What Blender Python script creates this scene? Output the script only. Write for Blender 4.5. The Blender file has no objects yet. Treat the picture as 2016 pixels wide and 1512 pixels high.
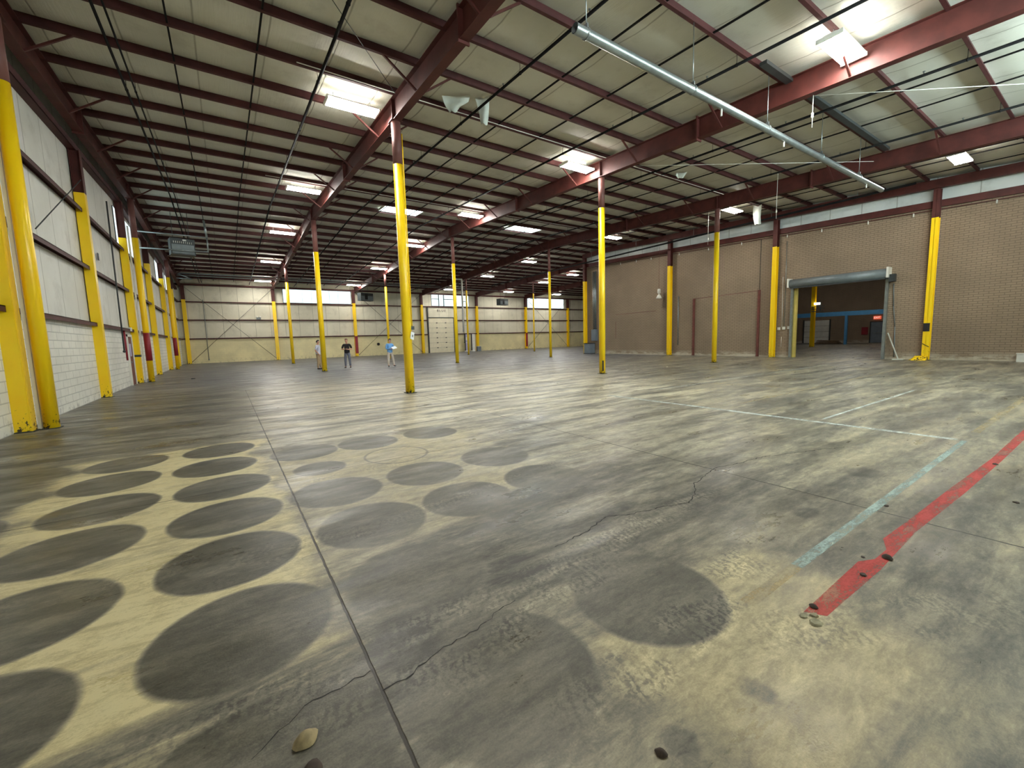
import bpy, bmesh, math, random
from mathutils import Vector, Matrix
random.seed(7)
S = bpy.context.scene
COL = S.collection
# ------------------------------------------------------------------ camera
def camera():
    y, p, r = (math.radians(a) for a in (34.08, 6.18, -1.63))
    F = Vector((math.sin(y)*math.cos(p), math.cos(y)*math.cos(p), -math.sin(p)))
    R0 = Vector((math.cos(y), -math.sin(y), 0)); U0 = R0.cross(F)
    R = R0*math.cos(r) + U0*math.sin(r); U = -R0*math.sin(r) + U0*math.cos(r)
    cd = bpy.data.cameras.new('camera'); cd.sensor_width = 36; cd.lens = 825/2016*36
    cd.clip_start = 0.05; cd.clip_end = 300
    c = bpy.data.objects.new('camera', cd); COL.objects.link(c)
    M = Matrix((R, U, -F)).transposed().to_4x4(); M.translation = (0, 0, 1.55)
    c.matrix_world = M; S.camera = c
camera()
# ------------------------------------------------------------------ world, exposure
W = bpy.data.worlds.new('world'); S.world = W; W.use_nodes = True
W.node_tree.nodes['Background'].inputs[0].default_value = (0.75, 0.85, 1, 1)
W.node_tree.nodes['Background'].inputs[1].default_value = 0.6
S.view_settings.view_transform = 'Standard'; S.view_settings.look = 'None'
S.view_settings.gamma = 1; S.view_settings.use_curve_mapping = False
S.view_settings.exposure = 2.2
TUBE = 30.0        # fluorescent tubes
PANE = 0.38        # daylight in the translucent wall panels
# ------------------------------------------------------------------ constants of the hall
XL, XR, YF, YB = -3.5, 54.0, -1.5, 50.9       # left wall, far right wall, near wall, far wall
XB, YC = 27.4, 28.1                            # brick wall plane and its corner
RIDGE = 25.7
def slope(y): return 0.04*y if y <= RIDGE else 0.04*(2*RIDGE - y)
def rafz(y): return 7.28 + slope(y)            # underside of the rafters
def purz(y): return 7.88 + slope(y)            # underside of the purlins
def rofz(y): return 8.08 + slope(y)            # insulation
PUR = [1.07 + 1.56*k for k in range(32)]
# ------------------------------------------------------------------ node helpers
class NT:
    def __init__(s, name):
        s.m = bpy.data.materials.new(name); s.m.use_nodes = True
        s.t = s.m.node_tree; s.t.nodes.clear()
        s.out = s.t.nodes.new('ShaderNodeOutputMaterial')
    def n(s, typ, ins=None, **kw):
        nd = s.t.nodes.new(typ)
        for k, v in kw.items(): setattr(nd, k, v)
        for k, v in (ins or {}).items():
            if hasattr(v, 'is_linked') or isinstance(v, bpy.types.NodeSocket): s.t.links.new(v, nd.inputs[k])
            else: nd.inputs[k].default_value = v
        return nd
    def coord(s): return s.n('ShaderNodeTexCoord').outputs['Object']
    def sep(s, v): o = s.n('ShaderNodeSeparateXYZ', {0: v}).outputs; return o[0], o[1], o[2]
    def comb(s, x, y, z=0.0): return s.n('ShaderNodeCombineXYZ', {0: x, 1: y, 2: z}).outputs[0]
    def math(s, op, a, b=0.0, c=0.0, clamp=False):
        nd = s.n('ShaderNodeMath', {0: a, 1: b, 2: c}, operation=op); nd.use_clamp = clamp; return nd.outputs[0]
    def mul(s, a, b): return s.math('MULTIPLY', a, b)
    def add(s, a, b): return s.math('ADD', a, b)
    def sub(s, a, b): return s.math('SUBTRACT', a, b)
    def mx(s, a, b): return s.math('MAXIMUM', a, b)
    def ab(s, a): return s.math('ABSOLUTE', a)
    def inv(s, a): return s.math('SUBTRACT', 1.0, a)
    def ramp(s, v, a, b, c=0.0, d=1.0, smooth=True):
        return s.n('ShaderNodeMapRange', {0: v, 1: a, 2: b, 3: c, 4: d}, interpolation_type='SMOOTHSTEP' if smooth else 'LINEAR').outputs[0]
    def map(s, v, loc=(0, 0, 0), rot=(0, 0, 0), scale=(1, 1, 1)):
        return s.n('ShaderNodeMapping', {0: v, 1: loc, 2: rot, 3: scale}).outputs[0]
    def noise(s, v, scale=1.0, detail=4.0, rough=0.55, dist=0.0):
        return s.n('ShaderNodeTexNoise', {'Vector': v, 'Scale': scale, 'Detail': detail, 'Roughness': rough, 'Distortion': dist}).outputs[0]
    def mix(s, f, a, b):
        nd = s.n('ShaderNodeMix', data_type='RGBA')
        for i, v in ((0, f), (6, a), (7, b)):
            if isinstance(v, bpy.types.NodeSocket): s.t.links.new(v, nd.inputs[i])
            else: nd.inputs[i].default_value = v if i == 0 else (*v, 1)[:4]
        return nd.outputs[2]
    def bump(s, h, strength=0.3, dist=0.02):
        return s.n('ShaderNodeBump', {'Height': h, 'Strength': strength, 'Distance': dist}).outputs[0]
    def pbr(s, col, rough=0.6, metal=0.0, normal=None, spec=0.5, alpha=None, emit=None, es=0.0):
        nd = s.n('ShaderNodeBsdfPrincipled')
        def st(k, v):
            if isinstance(v, bpy.types.NodeSocket): s.t.links.new(v, nd.inputs[k])
            elif v is not None: nd.inputs[k].default_value = (*v, 1)[:4] if k in ('Base Color', 'Emission Color') else v
        st('Base Color', col); st('Roughness', rough); st('Metallic', metal); st('Normal', normal)
        st('Specular IOR Level', spec); st('Alpha', alpha)
        if emit is not None: st('Emission Color', emit); st('Emission Strength', es)
        s.t.links.new(nd.outputs[0], s.out.inputs[0]); return s.m
def lin(r, g, b):
    f = lambda c: (c/255/12.92) if c/255 <= 0.04045 else ((c/255+0.055)/1.055)**2.4
    return (f(r), f(g), f(b))
def plain(name, rgb, rough=0.6, metal=0.0, var=0.18, scale=3.0, bump=0.0, spec=0.5):
    t = NT(name); c = t.coord(); n = t.noise(c, scale, 5)
    k = t.ramp(n, 0.3, 0.7, 1-var, 1+var, False); base = lin(*rgb)
    col = t.mix(t.ramp(n, 0.3, 0.7), tuple(v*(1-var) for v in base), tuple(min(1, v*(1+var)) for v in base))
    return t.pbr(col, rough, metal, t.bump(t.noise(c, 60), bump, 0.005) if bump else None, spec)
def emis(name, rgb, strength):
    t = NT(name); c = t.coord(); n = t.noise(c, 2.0, 2)
    e = t.n('ShaderNodeEmission', {0: t.mix(n, rgb, tuple(v*0.97 for v in rgb)), 1: strength})
    t.t.links.new(e.outputs[0], t.out.inputs[0]); return t.m
# ------------------------------------------------------------------ materials
M = {}
M['maroon'] = plain('maroon_steel_primer', (84, 40, 35), 0.6, 0, 0.22, 2.0, spec=0.35)
M['maroon_light'] = plain('lighter_maroon_column_paint', (122, 78, 72), 0.5, 0, 0.12, 2.0)  # lighter maroon for the upper shafts of the round columns
M['black_pipe'] = plain('black_pipe_paint', (26, 25, 25), 0.8, 0, 0.2, spec=0.12)
M['purlin'] = plain('purlin_primer', (78, 42, 41), 0.6, 0, 0.22, 2.0, spec=0.3)
M['white_paint'] = plain('white_paint', (222, 220, 210), 0.5, 0, 0.06)
M['galv'] = plain('galvanised_steel', (150, 158, 158), 0.32, 0.75, 0.12, 6)
M['grey_metal'] = plain('grey_metal_paint', (112, 120, 122), 0.45, 0.2, 0.1)
M['dark_metal'] = plain('dark_metal', (62, 66, 66), 0.5, 0.3, 0.15)
M['bluegrey'] = plain('blue_grey_enclosure', (120, 130, 140), 0.45, 0.1, 0.08)
M['red_paint'] = plain('dark_red_paint', (140, 30, 42), 0.5, 0, 0.1)
M['rust_pipe'] = plain('maroon_downspout_paint', (108, 58, 50), 0.6, 0, 0.2)
M['blue_paint'] = plain('blue_paint', (76, 138, 184), 0.5, 0, 0.08)
M['wood'] = plain('weathered_board', (120, 98, 72), 0.8, 0, 0.25, 8)
M['lavender'] = plain('lavender_plastic', (176, 172, 206), 0.5, 0, 0.06)
M['black'] = plain('black_rubber', (24, 22, 22), 0.7, 0, 0.2)
M['flap'] = plain('torn_white_insulation', (206, 210, 200), 0.7, 0, 0.08)
M['red_sign'] = emis('lit_exit_sign', (1.0, 0.16, 0.08), 0.16)
M['sign_dark'] = emis('exit_letters', (1.0, 0.72, 0.6), 0.24)
M['tube'] = emis('fluorescent_tube', (1.0, 0.975, 0.915), TUBE)
M['cream_jamb'] = plain('cream_yellow_jamb', (206, 182, 96), 0.5, 0, 0.1)
M['door_pale'] = plain('pale_green_grey_door', (224, 216, 188), 0.55, 0, 0.05)
M['tube_soft'] = emis('storeroom_lamp_glow', (1.0, 0.95, 0.85), 1.2)
M['leaf'] = plain('dry_leaf', (148, 132, 98), 0.8, 0, 0.3, 20)
M['leafdark'] = plain('dark_leaf', (62, 50, 42), 0.8, 0, 0.3, 20)
M['chip'] = plain('concrete_chip', (146, 142, 118), 0.9, 0, 0.2, 20)
M['skin'] = plain('skin', (214, 160, 136), 0.55, 0, 0.06, 8)
M['hair'] = plain('dark_hair', (44, 34, 30), 0.7, 0, 0.2, 20)
M['hair_grey'] = plain('thin_reddish_grey_hair', (120, 84, 70), 0.7, 0, 0.2, 20)
M['sh_white'] = plain('pale_white_shirt', (206, 206, 222), 0.8, 0, 0.05, 8)
M['sh_black'] = plain('black_polo', (26, 20, 24), 0.8, 0, 0.2, 8)
M['sh_blue'] = plain('light_blue_shirt', (112, 166, 220), 0.8, 0, 0.08, 8)
M['pt_khaki'] = plain('khaki_cloth', (176, 150, 116), 0.85, 0, 0.08, 8)
M['pt_grey'] = plain('grey_cloth', (104, 106, 118), 0.85, 0, 0.1, 8)
M['pt_light'] = plain('light_khaki_cloth', (206, 192, 178), 0.85, 0, 0.06, 8)
M['shoe'] = plain('dark_shoe', (40, 36, 38), 0.6, 0, 0.1, 8)
M['paper'] = plain('white_paper', (236, 240, 242), 0.7, 0, 0.02)
def m_yellow():
    t = NT('yellow_column_paint'); c = t.coord(); x, y, z = t.sep(c)
    n = t.noise(t.map(c, scale=(1, 1, 0.8)), 13, 5, 0.7)
    low = t.ramp(z, 0.05, 1.3, 1, 0); vlow = t.ramp(z, 0.0, 0.3, 1, 0)
    thr = t.add(t.add(0.27, t.mul(low, 0.11)), t.mul(vlow, 0.10))
    chip = t.math('GREATER_THAN', thr, n)
    wav = t.noise(c, 2.2, 3)
    base = t.mix(wav, lin(255, 200, 6), lin(255, 222, 30))
    col = t.mix(chip, base, lin(70, 56, 34))
    return t.pbr(col, t.ramp(chip, 0, 1, 0.33, 0.7), 0, t.bump(n, 0.15, 0.01))
M['yellow'] = m_yellow()
def m_insul(name, axis, rgbA, rgbB, rib=1.0):
    t = NT(name); c = t.coord(); x, y, z = t.sep(c)
    u = {'x': x, 'y': y}[axis]
    # u runs across the blankets; ribs run along them
    fr = t.math('FRACT', t.math('DIVIDE', u, 1.37)); d = t.ab(t.sub(fr, 0.5))
    seam = t.ramp(d, 0.478, 0.5, 0, 1)
    ribs = t.noise(t.map(c, scale=(24, 1.2, 1.2) if axis == 'x' else (1.2, 24, 1.2)), 1.0, 4, 0.6)
    big = t.noise(c, 0.35, 4)
    dirt = t.noise(t.map(c, scale=(0.5, 0.5, 0.5)), 2.2, 6, 0.65)
    col = t.mix(t.ramp(big, 0.3, 0.7), rgbA, rgbB)
    col = t.mix(t.mul(t.ramp(dirt, 0.5, 0.75), 0.25), col, lin(120, 112, 92))
    col = t.mix(t.mul(seam, 0.55), col, lin(110, 104, 84))
    h = t.add(t.mul(ribs, 0.5*rib), t.add(t.mul(seam, -0.8), t.mul(t.noise(c, 3, 3), 0.6)))
    return t.pbr(col, 0.62, 0, t.bump(h, 0.5, 0.03), 0.4)
M['roof_insul'] = m_insul('roof_insulation_facing', 'x', lin(218, 217, 204), lin(200, 199, 184))
M['wall_insul'] = m_insul('wall_insulation_facing', 'y', lin(228, 227, 220), lin(210, 209, 200), 0.4)
M['wall_insul_x'] = m_insul('far_wall_insulation_facing', 'x', lin(222, 216, 194), lin(206, 200, 178), 0.4)
M['white_insul'] = m_insul('white_insulation_strip', 'y', lin(226, 230, 226), lin(200, 206, 204), 0.3)
def m_block(name, rgb, axis, bw, bh, mortar_dark, bumpk=0.4, ms=0.012):
    t = NT(name); c = t.coord(); x, y, z = t.sep(c)
    v = t.comb(y if axis == 'y' else x, z, 0.0)
    b = t.n('ShaderNodeTexBrick', {'Vector': v, 'Scale': 1.0, 'Mortar Size': ms, 'Mortar Smooth': 0.3,
            'Brick Width': bw, 'Row Height': bh, 'Color1': (1, 1, 1, 1), 'Color2': (0.86, 0.86, 0.86, 1), 'Mortar': (0, 0, 0, 1), 'Bias': 0.0})
    fac = b.outputs['Fac']
    big = t.noise(c, 0.5, 5, 0.6); fine = t.noise(c, 18, 4)
    base = lin(*rgb)
    col = t.mix(t.ramp(big, 0.3, 0.7), tuple(q*0.86 for q in base), tuple(min(1, q*1.1) for q in base))
    col = t.mix(t.mul(t.ramp(t.n('ShaderNodeSeparateColor', {0: b.outputs['Color']}).outputs[0], 0.85, 1.0), 0.12), col, tuple(q*0.72 for q in base))
    col = t.mix(t.mul(fac, mortar_dark), col, tuple(q*0.45 for q in base))
    # scuffs and pale bloom close to the floor
    if name.startswith('brown'):
        bl = t.mul(t.ramp(z, 0.08, 0.42, 1, 0), t.ramp(t.noise(t.map(c, scale=(1, 0.9, 3)), 1.4, 5, 0.7), 0.38, 0.6))
        col = t.mix(t.mul(bl, 0.75), col, lin(206, 196, 176))
        ed = t.mul(t.ramp(z, 0.0, 0.16, 1, 0), 0.6); col = t.mix(ed, col, lin(196, 186, 166))
    else:
        sc = t.mul(t.ramp(z, 0.0, 0.5, 1, 0), t.ramp(t.noise(c, 5, 5, 0.7), 0.5, 0.65)); col = t.mix(t.mul(sc, 0.5), col, lin(90, 84, 70))
        sp = t.ramp(t.noise(c, 3.1, 6, 0.8), 0.66, 0.72); col = t.mix(t.mul(sp, 0.5), col, lin(120, 112, 90))
    h = t.add(t.mul(fac, -1.0), t.mul(fine, 0.25))
    return t.pbr(col, 0.55 if not name.startswith('brown') else 0.75, 0, t.bump(h, bumpk, 0.012), 0.4)
M['block'] = m_block('white_painted_block', (230, 228, 218), 'y', 0.61, 0.203, 0.6, 0.5, 0.014)
M['block_x'] = m_block('cream_painted_block', (228, 216, 168), 'x', 0.40, 0.203, 0.14, 0.25)
M['brick'] = m_block('brown_brick', (150, 130, 108), 'y', 0.30, 0.1, 0.7, 0.4, 0.014)
M['brick_x'] = m_block('brown_brick_side', (150, 130, 108), 'x', 0.30, 0.1, 0.7, 0.4, 0.014)
def m_pane(name, axis, st):
    t = NT(name); c = t.coord(); x, y, z = t.sep(c)
    u = x if axis == 'x' else y
    n = t.noise(t.map(c, scale=(9, 1, 0.6) if axis == 'x' else (1, 9, 0.6)), 1.0, 3, 0.6)
    fr = t.ab(t.sub(t.math('FRACT', t.math('DIVIDE', u, 0.92)), 0.5))
    line = t.mul(t.ramp(fr, 0.47, 0.5), 0.5)
    k = t.sub(t.ramp(n, 0.35, 0.62, 0.72, 1.02), line)
    e = t.n('ShaderNodeEmission', {0: (0.78, 0.98, 1.0, 1), 1: t.mul(k, st)})
    t.t.links.new(e.outputs[0], t.out.inputs[0]); return t.m
M['pane_x'] = m_pane('daylit_translucent_panel', 'x', PANE)
M['pane_near'] = m_pane('daylit_translucent_panel_near', 'x', 8.5)
M['pane_y'] = m_pane('daylit_translucent_panel_side', 'y', PANE*1.0)
M['skylight'] = m_pane('daylit_skylight', 'x', 4.0)
def worn(name, rgb, cover, rough=0.6, sc=4.0, lo=0.12):
    t = NT(name); c = t.coord()
    n = t.noise(t.map(c, scale=(sc*0.6, sc*2.2, 1)), 1.0, 8, 0.75); n2 = t.noise(c, 1.1, 3); n3 = t.noise(c, 55, 2)
    a = t.ramp(t.add(t.add(n, t.mul(n2, 0.5)), t.mul(n3, 0.3)), cover-.02, cover+0.32, lo, 0.85)
    col = t.mix(t.noise(c, 6, 4), tuple(v*0.85 for v in lin(*rgb)), lin(*rgb))
    t.m.blend_method = 'HASHED' if hasattr(t.m, 'blend_method') else None
    return t.pbr(col, rough, 0, None, 0.4, a)
M['p_red'] = worn('worn_red_floor_paint', (200, 66, 62), 0.74, lo=0.34)
M['p_cyan'] = worn('worn_pale_blue_floor_paint', (178, 200, 196), 0.76, lo=.22)
M['p_white'] = worn('worn_white_floor_paint', (214, 220, 214), 0.74, lo=.25)
M['p_yel'] = worn('worn_yellow_floor_paint', (196, 176, 134), 0.80, lo=.12)
# circles left on the slab by stored rolls: centre x, y, radius
DISC = [(-0.05, 2.62, .447), (-1.12, 2.52, .447), (-1.13, 3.5, .447), (-1.14, 4.56, .447), (-0.09, 3.6, .447), (-0.11, 4.57, .447), (-1.14, 5.55, .447),
        (-0.14, 5.57, .447), (-1.24, 6.6, .45), (-1.24, 7.58, .44), (-0.23, 6.6, .45), (-0.2, 7.63, .447), (-1.18, 8.77, .447), (-2.23, 6.5, .447),
        (-2.2, 5.5, .447), (-2.2, 4.5, .447), (-2.25, 7.6, .447), (0.93, 2.57, .447), (0.94, 1.55, .447), (1.98, 1.54, .447), (0.85, 4.6, .447), (2.85, 4.66, .447),
        (1.83, 4.6, .44), (1.86, 3.58, .447), (2.84, 3.6, .447), (1.72, 6.6, .44), (0.93, 3.58, .45), (0.82, 6.62, .44), (2.75, 6.6, .44),
        (-0.02, 1.6, .447), (0.85, 5.62, .3)]
RING = (1.83, 5.61, .44)
def m_floor():
    t = NT('stained_concrete_slab'); c = t.coord(); x, y, z = t.sep(c)
    p = t.comb(x, y, 0.0)
    warp = t.n('ShaderNodeTexNoise', {'Vector': p, 'Scale': 1.3, 'Detail': 4.0}).outputs[1]
    pw = t.n('ShaderNodeVectorMath', {0: p, 1: t.n('ShaderNodeVectorMath', {0: warp, 1: (0.5, 0.5, 0.5)}, operation='SUBTRACT').outputs[0], 2: (0.035, 0.035, 0.0)}, operation='MULTIPLY_ADD')
    t.t.links.new(t.n('ShaderNodeVectorMath', {0: t.n('ShaderNodeVectorMath', {0: warp, 1: (0.5, 0.5, 0.5)}, operation='SUBTRACT').outputs[0], 1: (0.05, 0.05, 0.0)}, operation='MULTIPLY').outputs[0], pw.inputs[1]); pw.operation = 'ADD'
    pd = pw.outputs[0]
    disc = None
    for cx, cy, r in DISC:
        d = t.n('ShaderNodeVectorMath', {0: pd, 1: (cx, cy, 0)}, operation='DISTANCE').outputs[1]
        k = t.ramp(d, r-0.018, r+0.018, 1, 0, False); disc = k if disc is None else t.mx(disc, k)
    dr = t.n('ShaderNodeVectorMath', {0: pd, 1: (RING[0], RING[1], 0)}, operation='DISTANCE').outputs[1]
    ring = t.ramp(t.ab(t.sub(dr, RING[2]-0.02)), 0.0, 0.03, 1, 0)
    # ---- broad grime: tyre streaks that run mostly left to right
    ps = t.map(p, rot=(0, 0, math.radians(9)), scale=(0.28, 1.7, 1))
    st1 = t.noise(ps, 1.0, 7, 0.62, 0.6)
    st2 = t.noise(t.map(p, rot=(0, 0, math.radians(-14)), scale=(0.7, 3.6, 1)), 1.0, 6, 0.6, 0.4)
    st3 = t.noise(t.map(p, rot=(0, 0, math.radians(16)), scale=(1.4, 11, 1)), 1.0, 5, 0.65, 0.3)
    big = t.noise(p, 0.22, 4, 0.5, 0.3)
    med = t.noise(p, 1.1, 6, 0.6)
    fine = t.noise(t.map(p, scale=(0.7, 1.5, 1)), 24, 6, 0.75)
    grit = t.noise(p, 110, 2, 0.5); scuff = t.ramp(t.noise(t.map(p, rot=(0, 0, 0.25), scale=(5, 30, 1)), 1.0, 6, 0.8, 1.5), 0.56, 0.72)
    # clean-ness: 0 dark grime, 1 pale bare concrete
    def box(x0, x1, y0, y1, s):
        a = t.mul(t.ramp(x, x0-s, x0+s), t.ramp(x, x1-s, x1+s, 1, 0)); b = t.mul(t.ramp(y, y0-s, y0+s), t.ramp(y, y1-s, y1+s, 1, 0)); return t.mul(a, b)
    wx = t.mul(t.sub(med, 0.5), 1.4)
    xw = t.add(x, wx); yw = t.add(y, t.mul(t.sub(st1, 0.5), 1.6))
    def boxw(x0, x1, y0, y1, s, k=1.0):
        a = t.mul(t.ramp(xw, x0-s, x0+s), t.ramp(xw, x1-s, x1+s, 1, 0)); b = t.mul(t.ramp(yw, y0-s, y0+s), t.ramp(yw, y1-s, y1+s, 1, 0)); return t.mul(t.mul(a, b), k)
    streak = t.add(t.add(t.mul(st1, 0.5), t.mul(st2, 0.3)), t.mul(st3, 0.2))
    base = t.add(t.mul(t.ramp(streak, 0.38, 0.62), 0.5), 0.16)
    cream = t.mx(boxw(-1.85, 0.42, 2.05, 8.1, 0.25, 0.95), boxw(0.2, 3.3, 3.05, 6.9, 0.35, 0.62))
    cream = t.mx(cream, boxw(2.2, 3.2, 0.6, 1.6, 0.3, 0.72))
    cream = t.mx(cream, boxw(1.15, 2.9, 0.1, 1.7, 0.5, 0.74))
    cream = t.mul(cream, t.ramp(streak, 0.28, 0.5, 0.55, 1))
    mid = boxw(0.7, 12, 6.5, 17, 2.5, 0.34)      # bright mid-aisle patches, glossy reflection painted into the colour
    mid = t.mul(mid, t.ramp(st2, 0.3, 0.6, 0.2, 1))
    right = t.mul(t.ramp(t.sub(xw, yw), 0.6, 4.5), t.ramp(x, 16, 9, 0, 1)); right = t.mul(right, 0.03)
    dark = t.mx(boxw(-4, 0.4, 9.3, 18, 1.2, 0.20), boxw(-4, -1.9, 1, 9, 0.6, 0.22))
    dark = t.mx(dark, boxw(0.6, 4.6, 1.85, 2.9, 0.5, 0.17))
    clean = t.sub(t.add(t.add(t.mx(base, cream), mid), right), dark)
    # discs: smooth, darker, less streaked
    dsh = t.add(0.13, t.mul(t.ramp(t.noise(t.map(p, scale=(0.8, 2.4, 1)), 1.5, 6, 0.65), 0.42, 0.72), 0.24))
    near = t.mul(t.ramp(y, 8.5, 10, 1, 0), disc)
    fade = t.add(0.55, t.mul(t.ramp(cream, 0.1, 0.5), 0.42))
    # faint discs where there is little dust
    clean = t.n('ShaderNodeMix', {0: t.mul(near, fade), 2: clean, 3: dsh}).outputs[0]
    clean = t.sub(clean, t.mul(ring, 0.3))
    # tyre tread blocks
    def tread(ang, cy, w, x0, x1, k):
        q = t.map(p, rot=(0, 0, ang)); qx, qy, qz = t.sep(q)
        band = t.mul(t.ramp(t.ab(t.sub(t.add(qy, t.mul(t.sub(med, 0.5), 0.10)), cy)), w*0.6, w, 1, 0), t.mul(t.ramp(qx, x0-.3, x0+.3), t.ramp(qx, x1-.3, x1+.3, 1, 0)))
        wq = t.n('ShaderNodeVectorMath', {0: q, 1: t.n('ShaderNodeVectorMath', {0: warp, 1: (0.12, 0.12, 0.0)}, operation='MULTIPLY').outputs[0]}, operation='ADD').outputs[0]
        br = t.n('ShaderNodeTexVoronoi', {'Vector': t.map(wq, rot=(0, 0, 0.5), scale=(20, 42, 1)), 'Scale': 1.0, 'Randomness': 0.75}).outputs[0]
        v = t.voro = t.n('ShaderNodeTexNoise', {'Vector': q, 'Scale': 34.0, 'Detail': 2.0, 'Distortion': 1.2}).outputs[0]
        wv = t.n('ShaderNodeTexWave', {'Vector': t.map(q, rot=(0, 0, 0.35)), 'Scale': 6.0, 'Distortion': 9.0, 'Detail': 3.0, 'Detail Scale': 2.0, 'Detail Roughness': 0.6}, bands_direction='X').outputs[1]
        pat = t.ramp(t.add(t.add(t.mul(br, 0.2), t.mul(wv, 0.22)), t.mul(v, 0.95)), 0.5, 0.82)
        return t.mul(t.mul(band, t.ramp(t.noise(q, 3, 3), 0.38, 0.6)), k), pat
    tr = []
    for ang, cy, w, x0, x1, k in ((-0.05, 2.02, 0.14, -0.5, 4, 0.8), (-0.06, 1.72, 0.10, 0.2, 2.2, 0.7), (-0.18, 3.25, 0.12, 0.2, 5, 0.55), (0.12, 3.55, 0.16, -1.8, 0.6, 0.6),
                                  (-0.3, 1.32, 0.14, 1.2, 3.6, 0.9), (-0.02, 5.15, 0.10, 0.6, 2.4, 0.6), (-0.12, 1.0, 0.2, 1.25, 3.4, 1.1), (0.5, 1.9, 0.2, 1.4, 3.0, 0.8)):
        b, pat = tread(ang, cy, w, x0, x1, k); tr.append((b, pat))
    for b, pat in tr: clean = t.add(clean, t.mul(b, t.sub(t.mul(pat, 0.30), 0.16)))
    mott = t.mul(t.sub(t.noise(t.map(p, scale=(0.6, 1.5, 1)), 6, 7, 0.78, 0.4), 0.5), 1.1)
    clean = t.add(clean, t.mul(mott, t.inv(t.mul(near, 0.5))))
    clean = t.add(clean, t.mul(t.sub(fine, 0.5), 0.5))
    clean = t.add(clean, t.mul(t.mul(scuff, t.ramp(med, 0.42, 0.6)), 0.16))
    for bx_, by_, br_ in ((1.78, 0.80, .075), (1.28, 0.87, .07), (5.6, 1.55, .2), (4.0, 1.45, .12), (0.62, 2.0, .2), (1.5, 2.25, .22), (-0.4, 6.9, .12)):
        bd = t.n('ShaderNodeVectorMath', {0: t.comb(t.add(x, t.mul(t.sub(med, .5), .35)), t.add(y, t.mul(t.sub(st1, .5), .3))), 1: (bx_, by_, 0)}, operation='DISTANCE').outputs[1]
        clean = t.sub(clean, t.mul(t.ramp(bd, br_*.6, br_*1.25, 1, 0), 0.26))
    clean = t.add(clean, t.mul(t.sub(grit, 0.5), 0.22))
    clean = t.math('ADD', clean, 0.0, clamp=True)
    cr = t.n('ShaderNodeValToRGB', {0: clean}); e = cr.color_ramp.elements
    e[0].position = 0.0; e[0].color = (*lin(62, 59, 52), 1); e[1].position = 1.0; e[1].color = (*lin(226, 214, 168), 1)
    for pos, colr in ((0.2, (90, 86, 76)), (0.42, (121, 115, 101)), (0.65, (157, 149, 130)), (0.85, (186, 178, 154))):
        q = e.new(pos); q.color = (*lin(*colr), 1)
    e[len(e)-1].color = (*lin(210, 203, 180), 1)
    tint = t.mul(t.mul(t.mx(cream, t.ramp(t.add(t.sub(x, t.mul(y, 1.2)), t.mul(t.sub(med, .5), 1.5)), 0.8, 2.6, 0, .3)), t.ramp(clean, 0.3, 0.7)), t.inv(near))
    col = t.n('ShaderNodeMix', {0: tint}, data_type='RGBA', blend_type='MULTIPLY')
    t.t.links.new(cr.outputs[0], col.inputs[6]); col.inputs[7].default_value = (1.0, 0.93, 0.70, 1); col = col.outputs[2]
    # far part of the slab greyer and bluer, window reflection put into its colour
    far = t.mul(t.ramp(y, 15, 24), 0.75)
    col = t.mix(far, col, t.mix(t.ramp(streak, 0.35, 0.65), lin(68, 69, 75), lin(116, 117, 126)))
    # joints
    wob = t.mul(t.sub(t.noise(p, 9, 3), 0.5), 0.012)
    def jx(x0, w, ya, yb): return t.mul(t.ramp(t.ab(t.add(t.sub(x, x0), wob)), w*0.5, w, 1, 0), t.mul(t.ramp(y, ya-.02, ya+.02), t.ramp(y, yb-.2, yb+.2, 1, 0)))
    def jy(y0, w, xa, xb): return t.mul(t.ramp(t.ab(t.add(t.sub(y, y0), wob)), w*0.5, w, 1, 0), t.mul(t.ramp(x, xa-.02, xa+.02), t.ramp(x, xb-.2, xb+.2, 1, 0)))
    j = t.mx(jx(0.45, 0.010, -2, 17.6), jx(4.48, 0.013, -2, 13))
    j = t.mx(j, t.mul(jy(5.42, 0.011, -3.5, 4.5), 0.9)); j = t.mx(j, t.mul(jy(9.6, 0.012, 0.45, 12.7), 0.35)); j = t.mx(j, t.mul(jx(8.6, 0.012, -2, 17), 0.35))
    j = t.mx(j, t.mul(jy(13.4, 0.012, -3.5, 27), 0.4))
    col = t.mix(j, col, lin(38, 32, 22))
    gl = t.noise(t.map(p, scale=(0.5, 1.6, 1)), 1.4, 6, 0.65)
    rough = t.ramp(t.add(gl, t.mul(fine, 0.15)), 0.35, 0.75, 0.24, 0.55)
    h = t.add(t.add(t.mul(j, -3.0), t.mul(fine, 0.5)), t.add(t.mul(grit, 0.25), t.mul(med, 1.0)))
    return t.pbr(col, rough, 0, t.bump(h, 0.22, 0.01), 0.5)
M['floor'] = m_floor()
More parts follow.
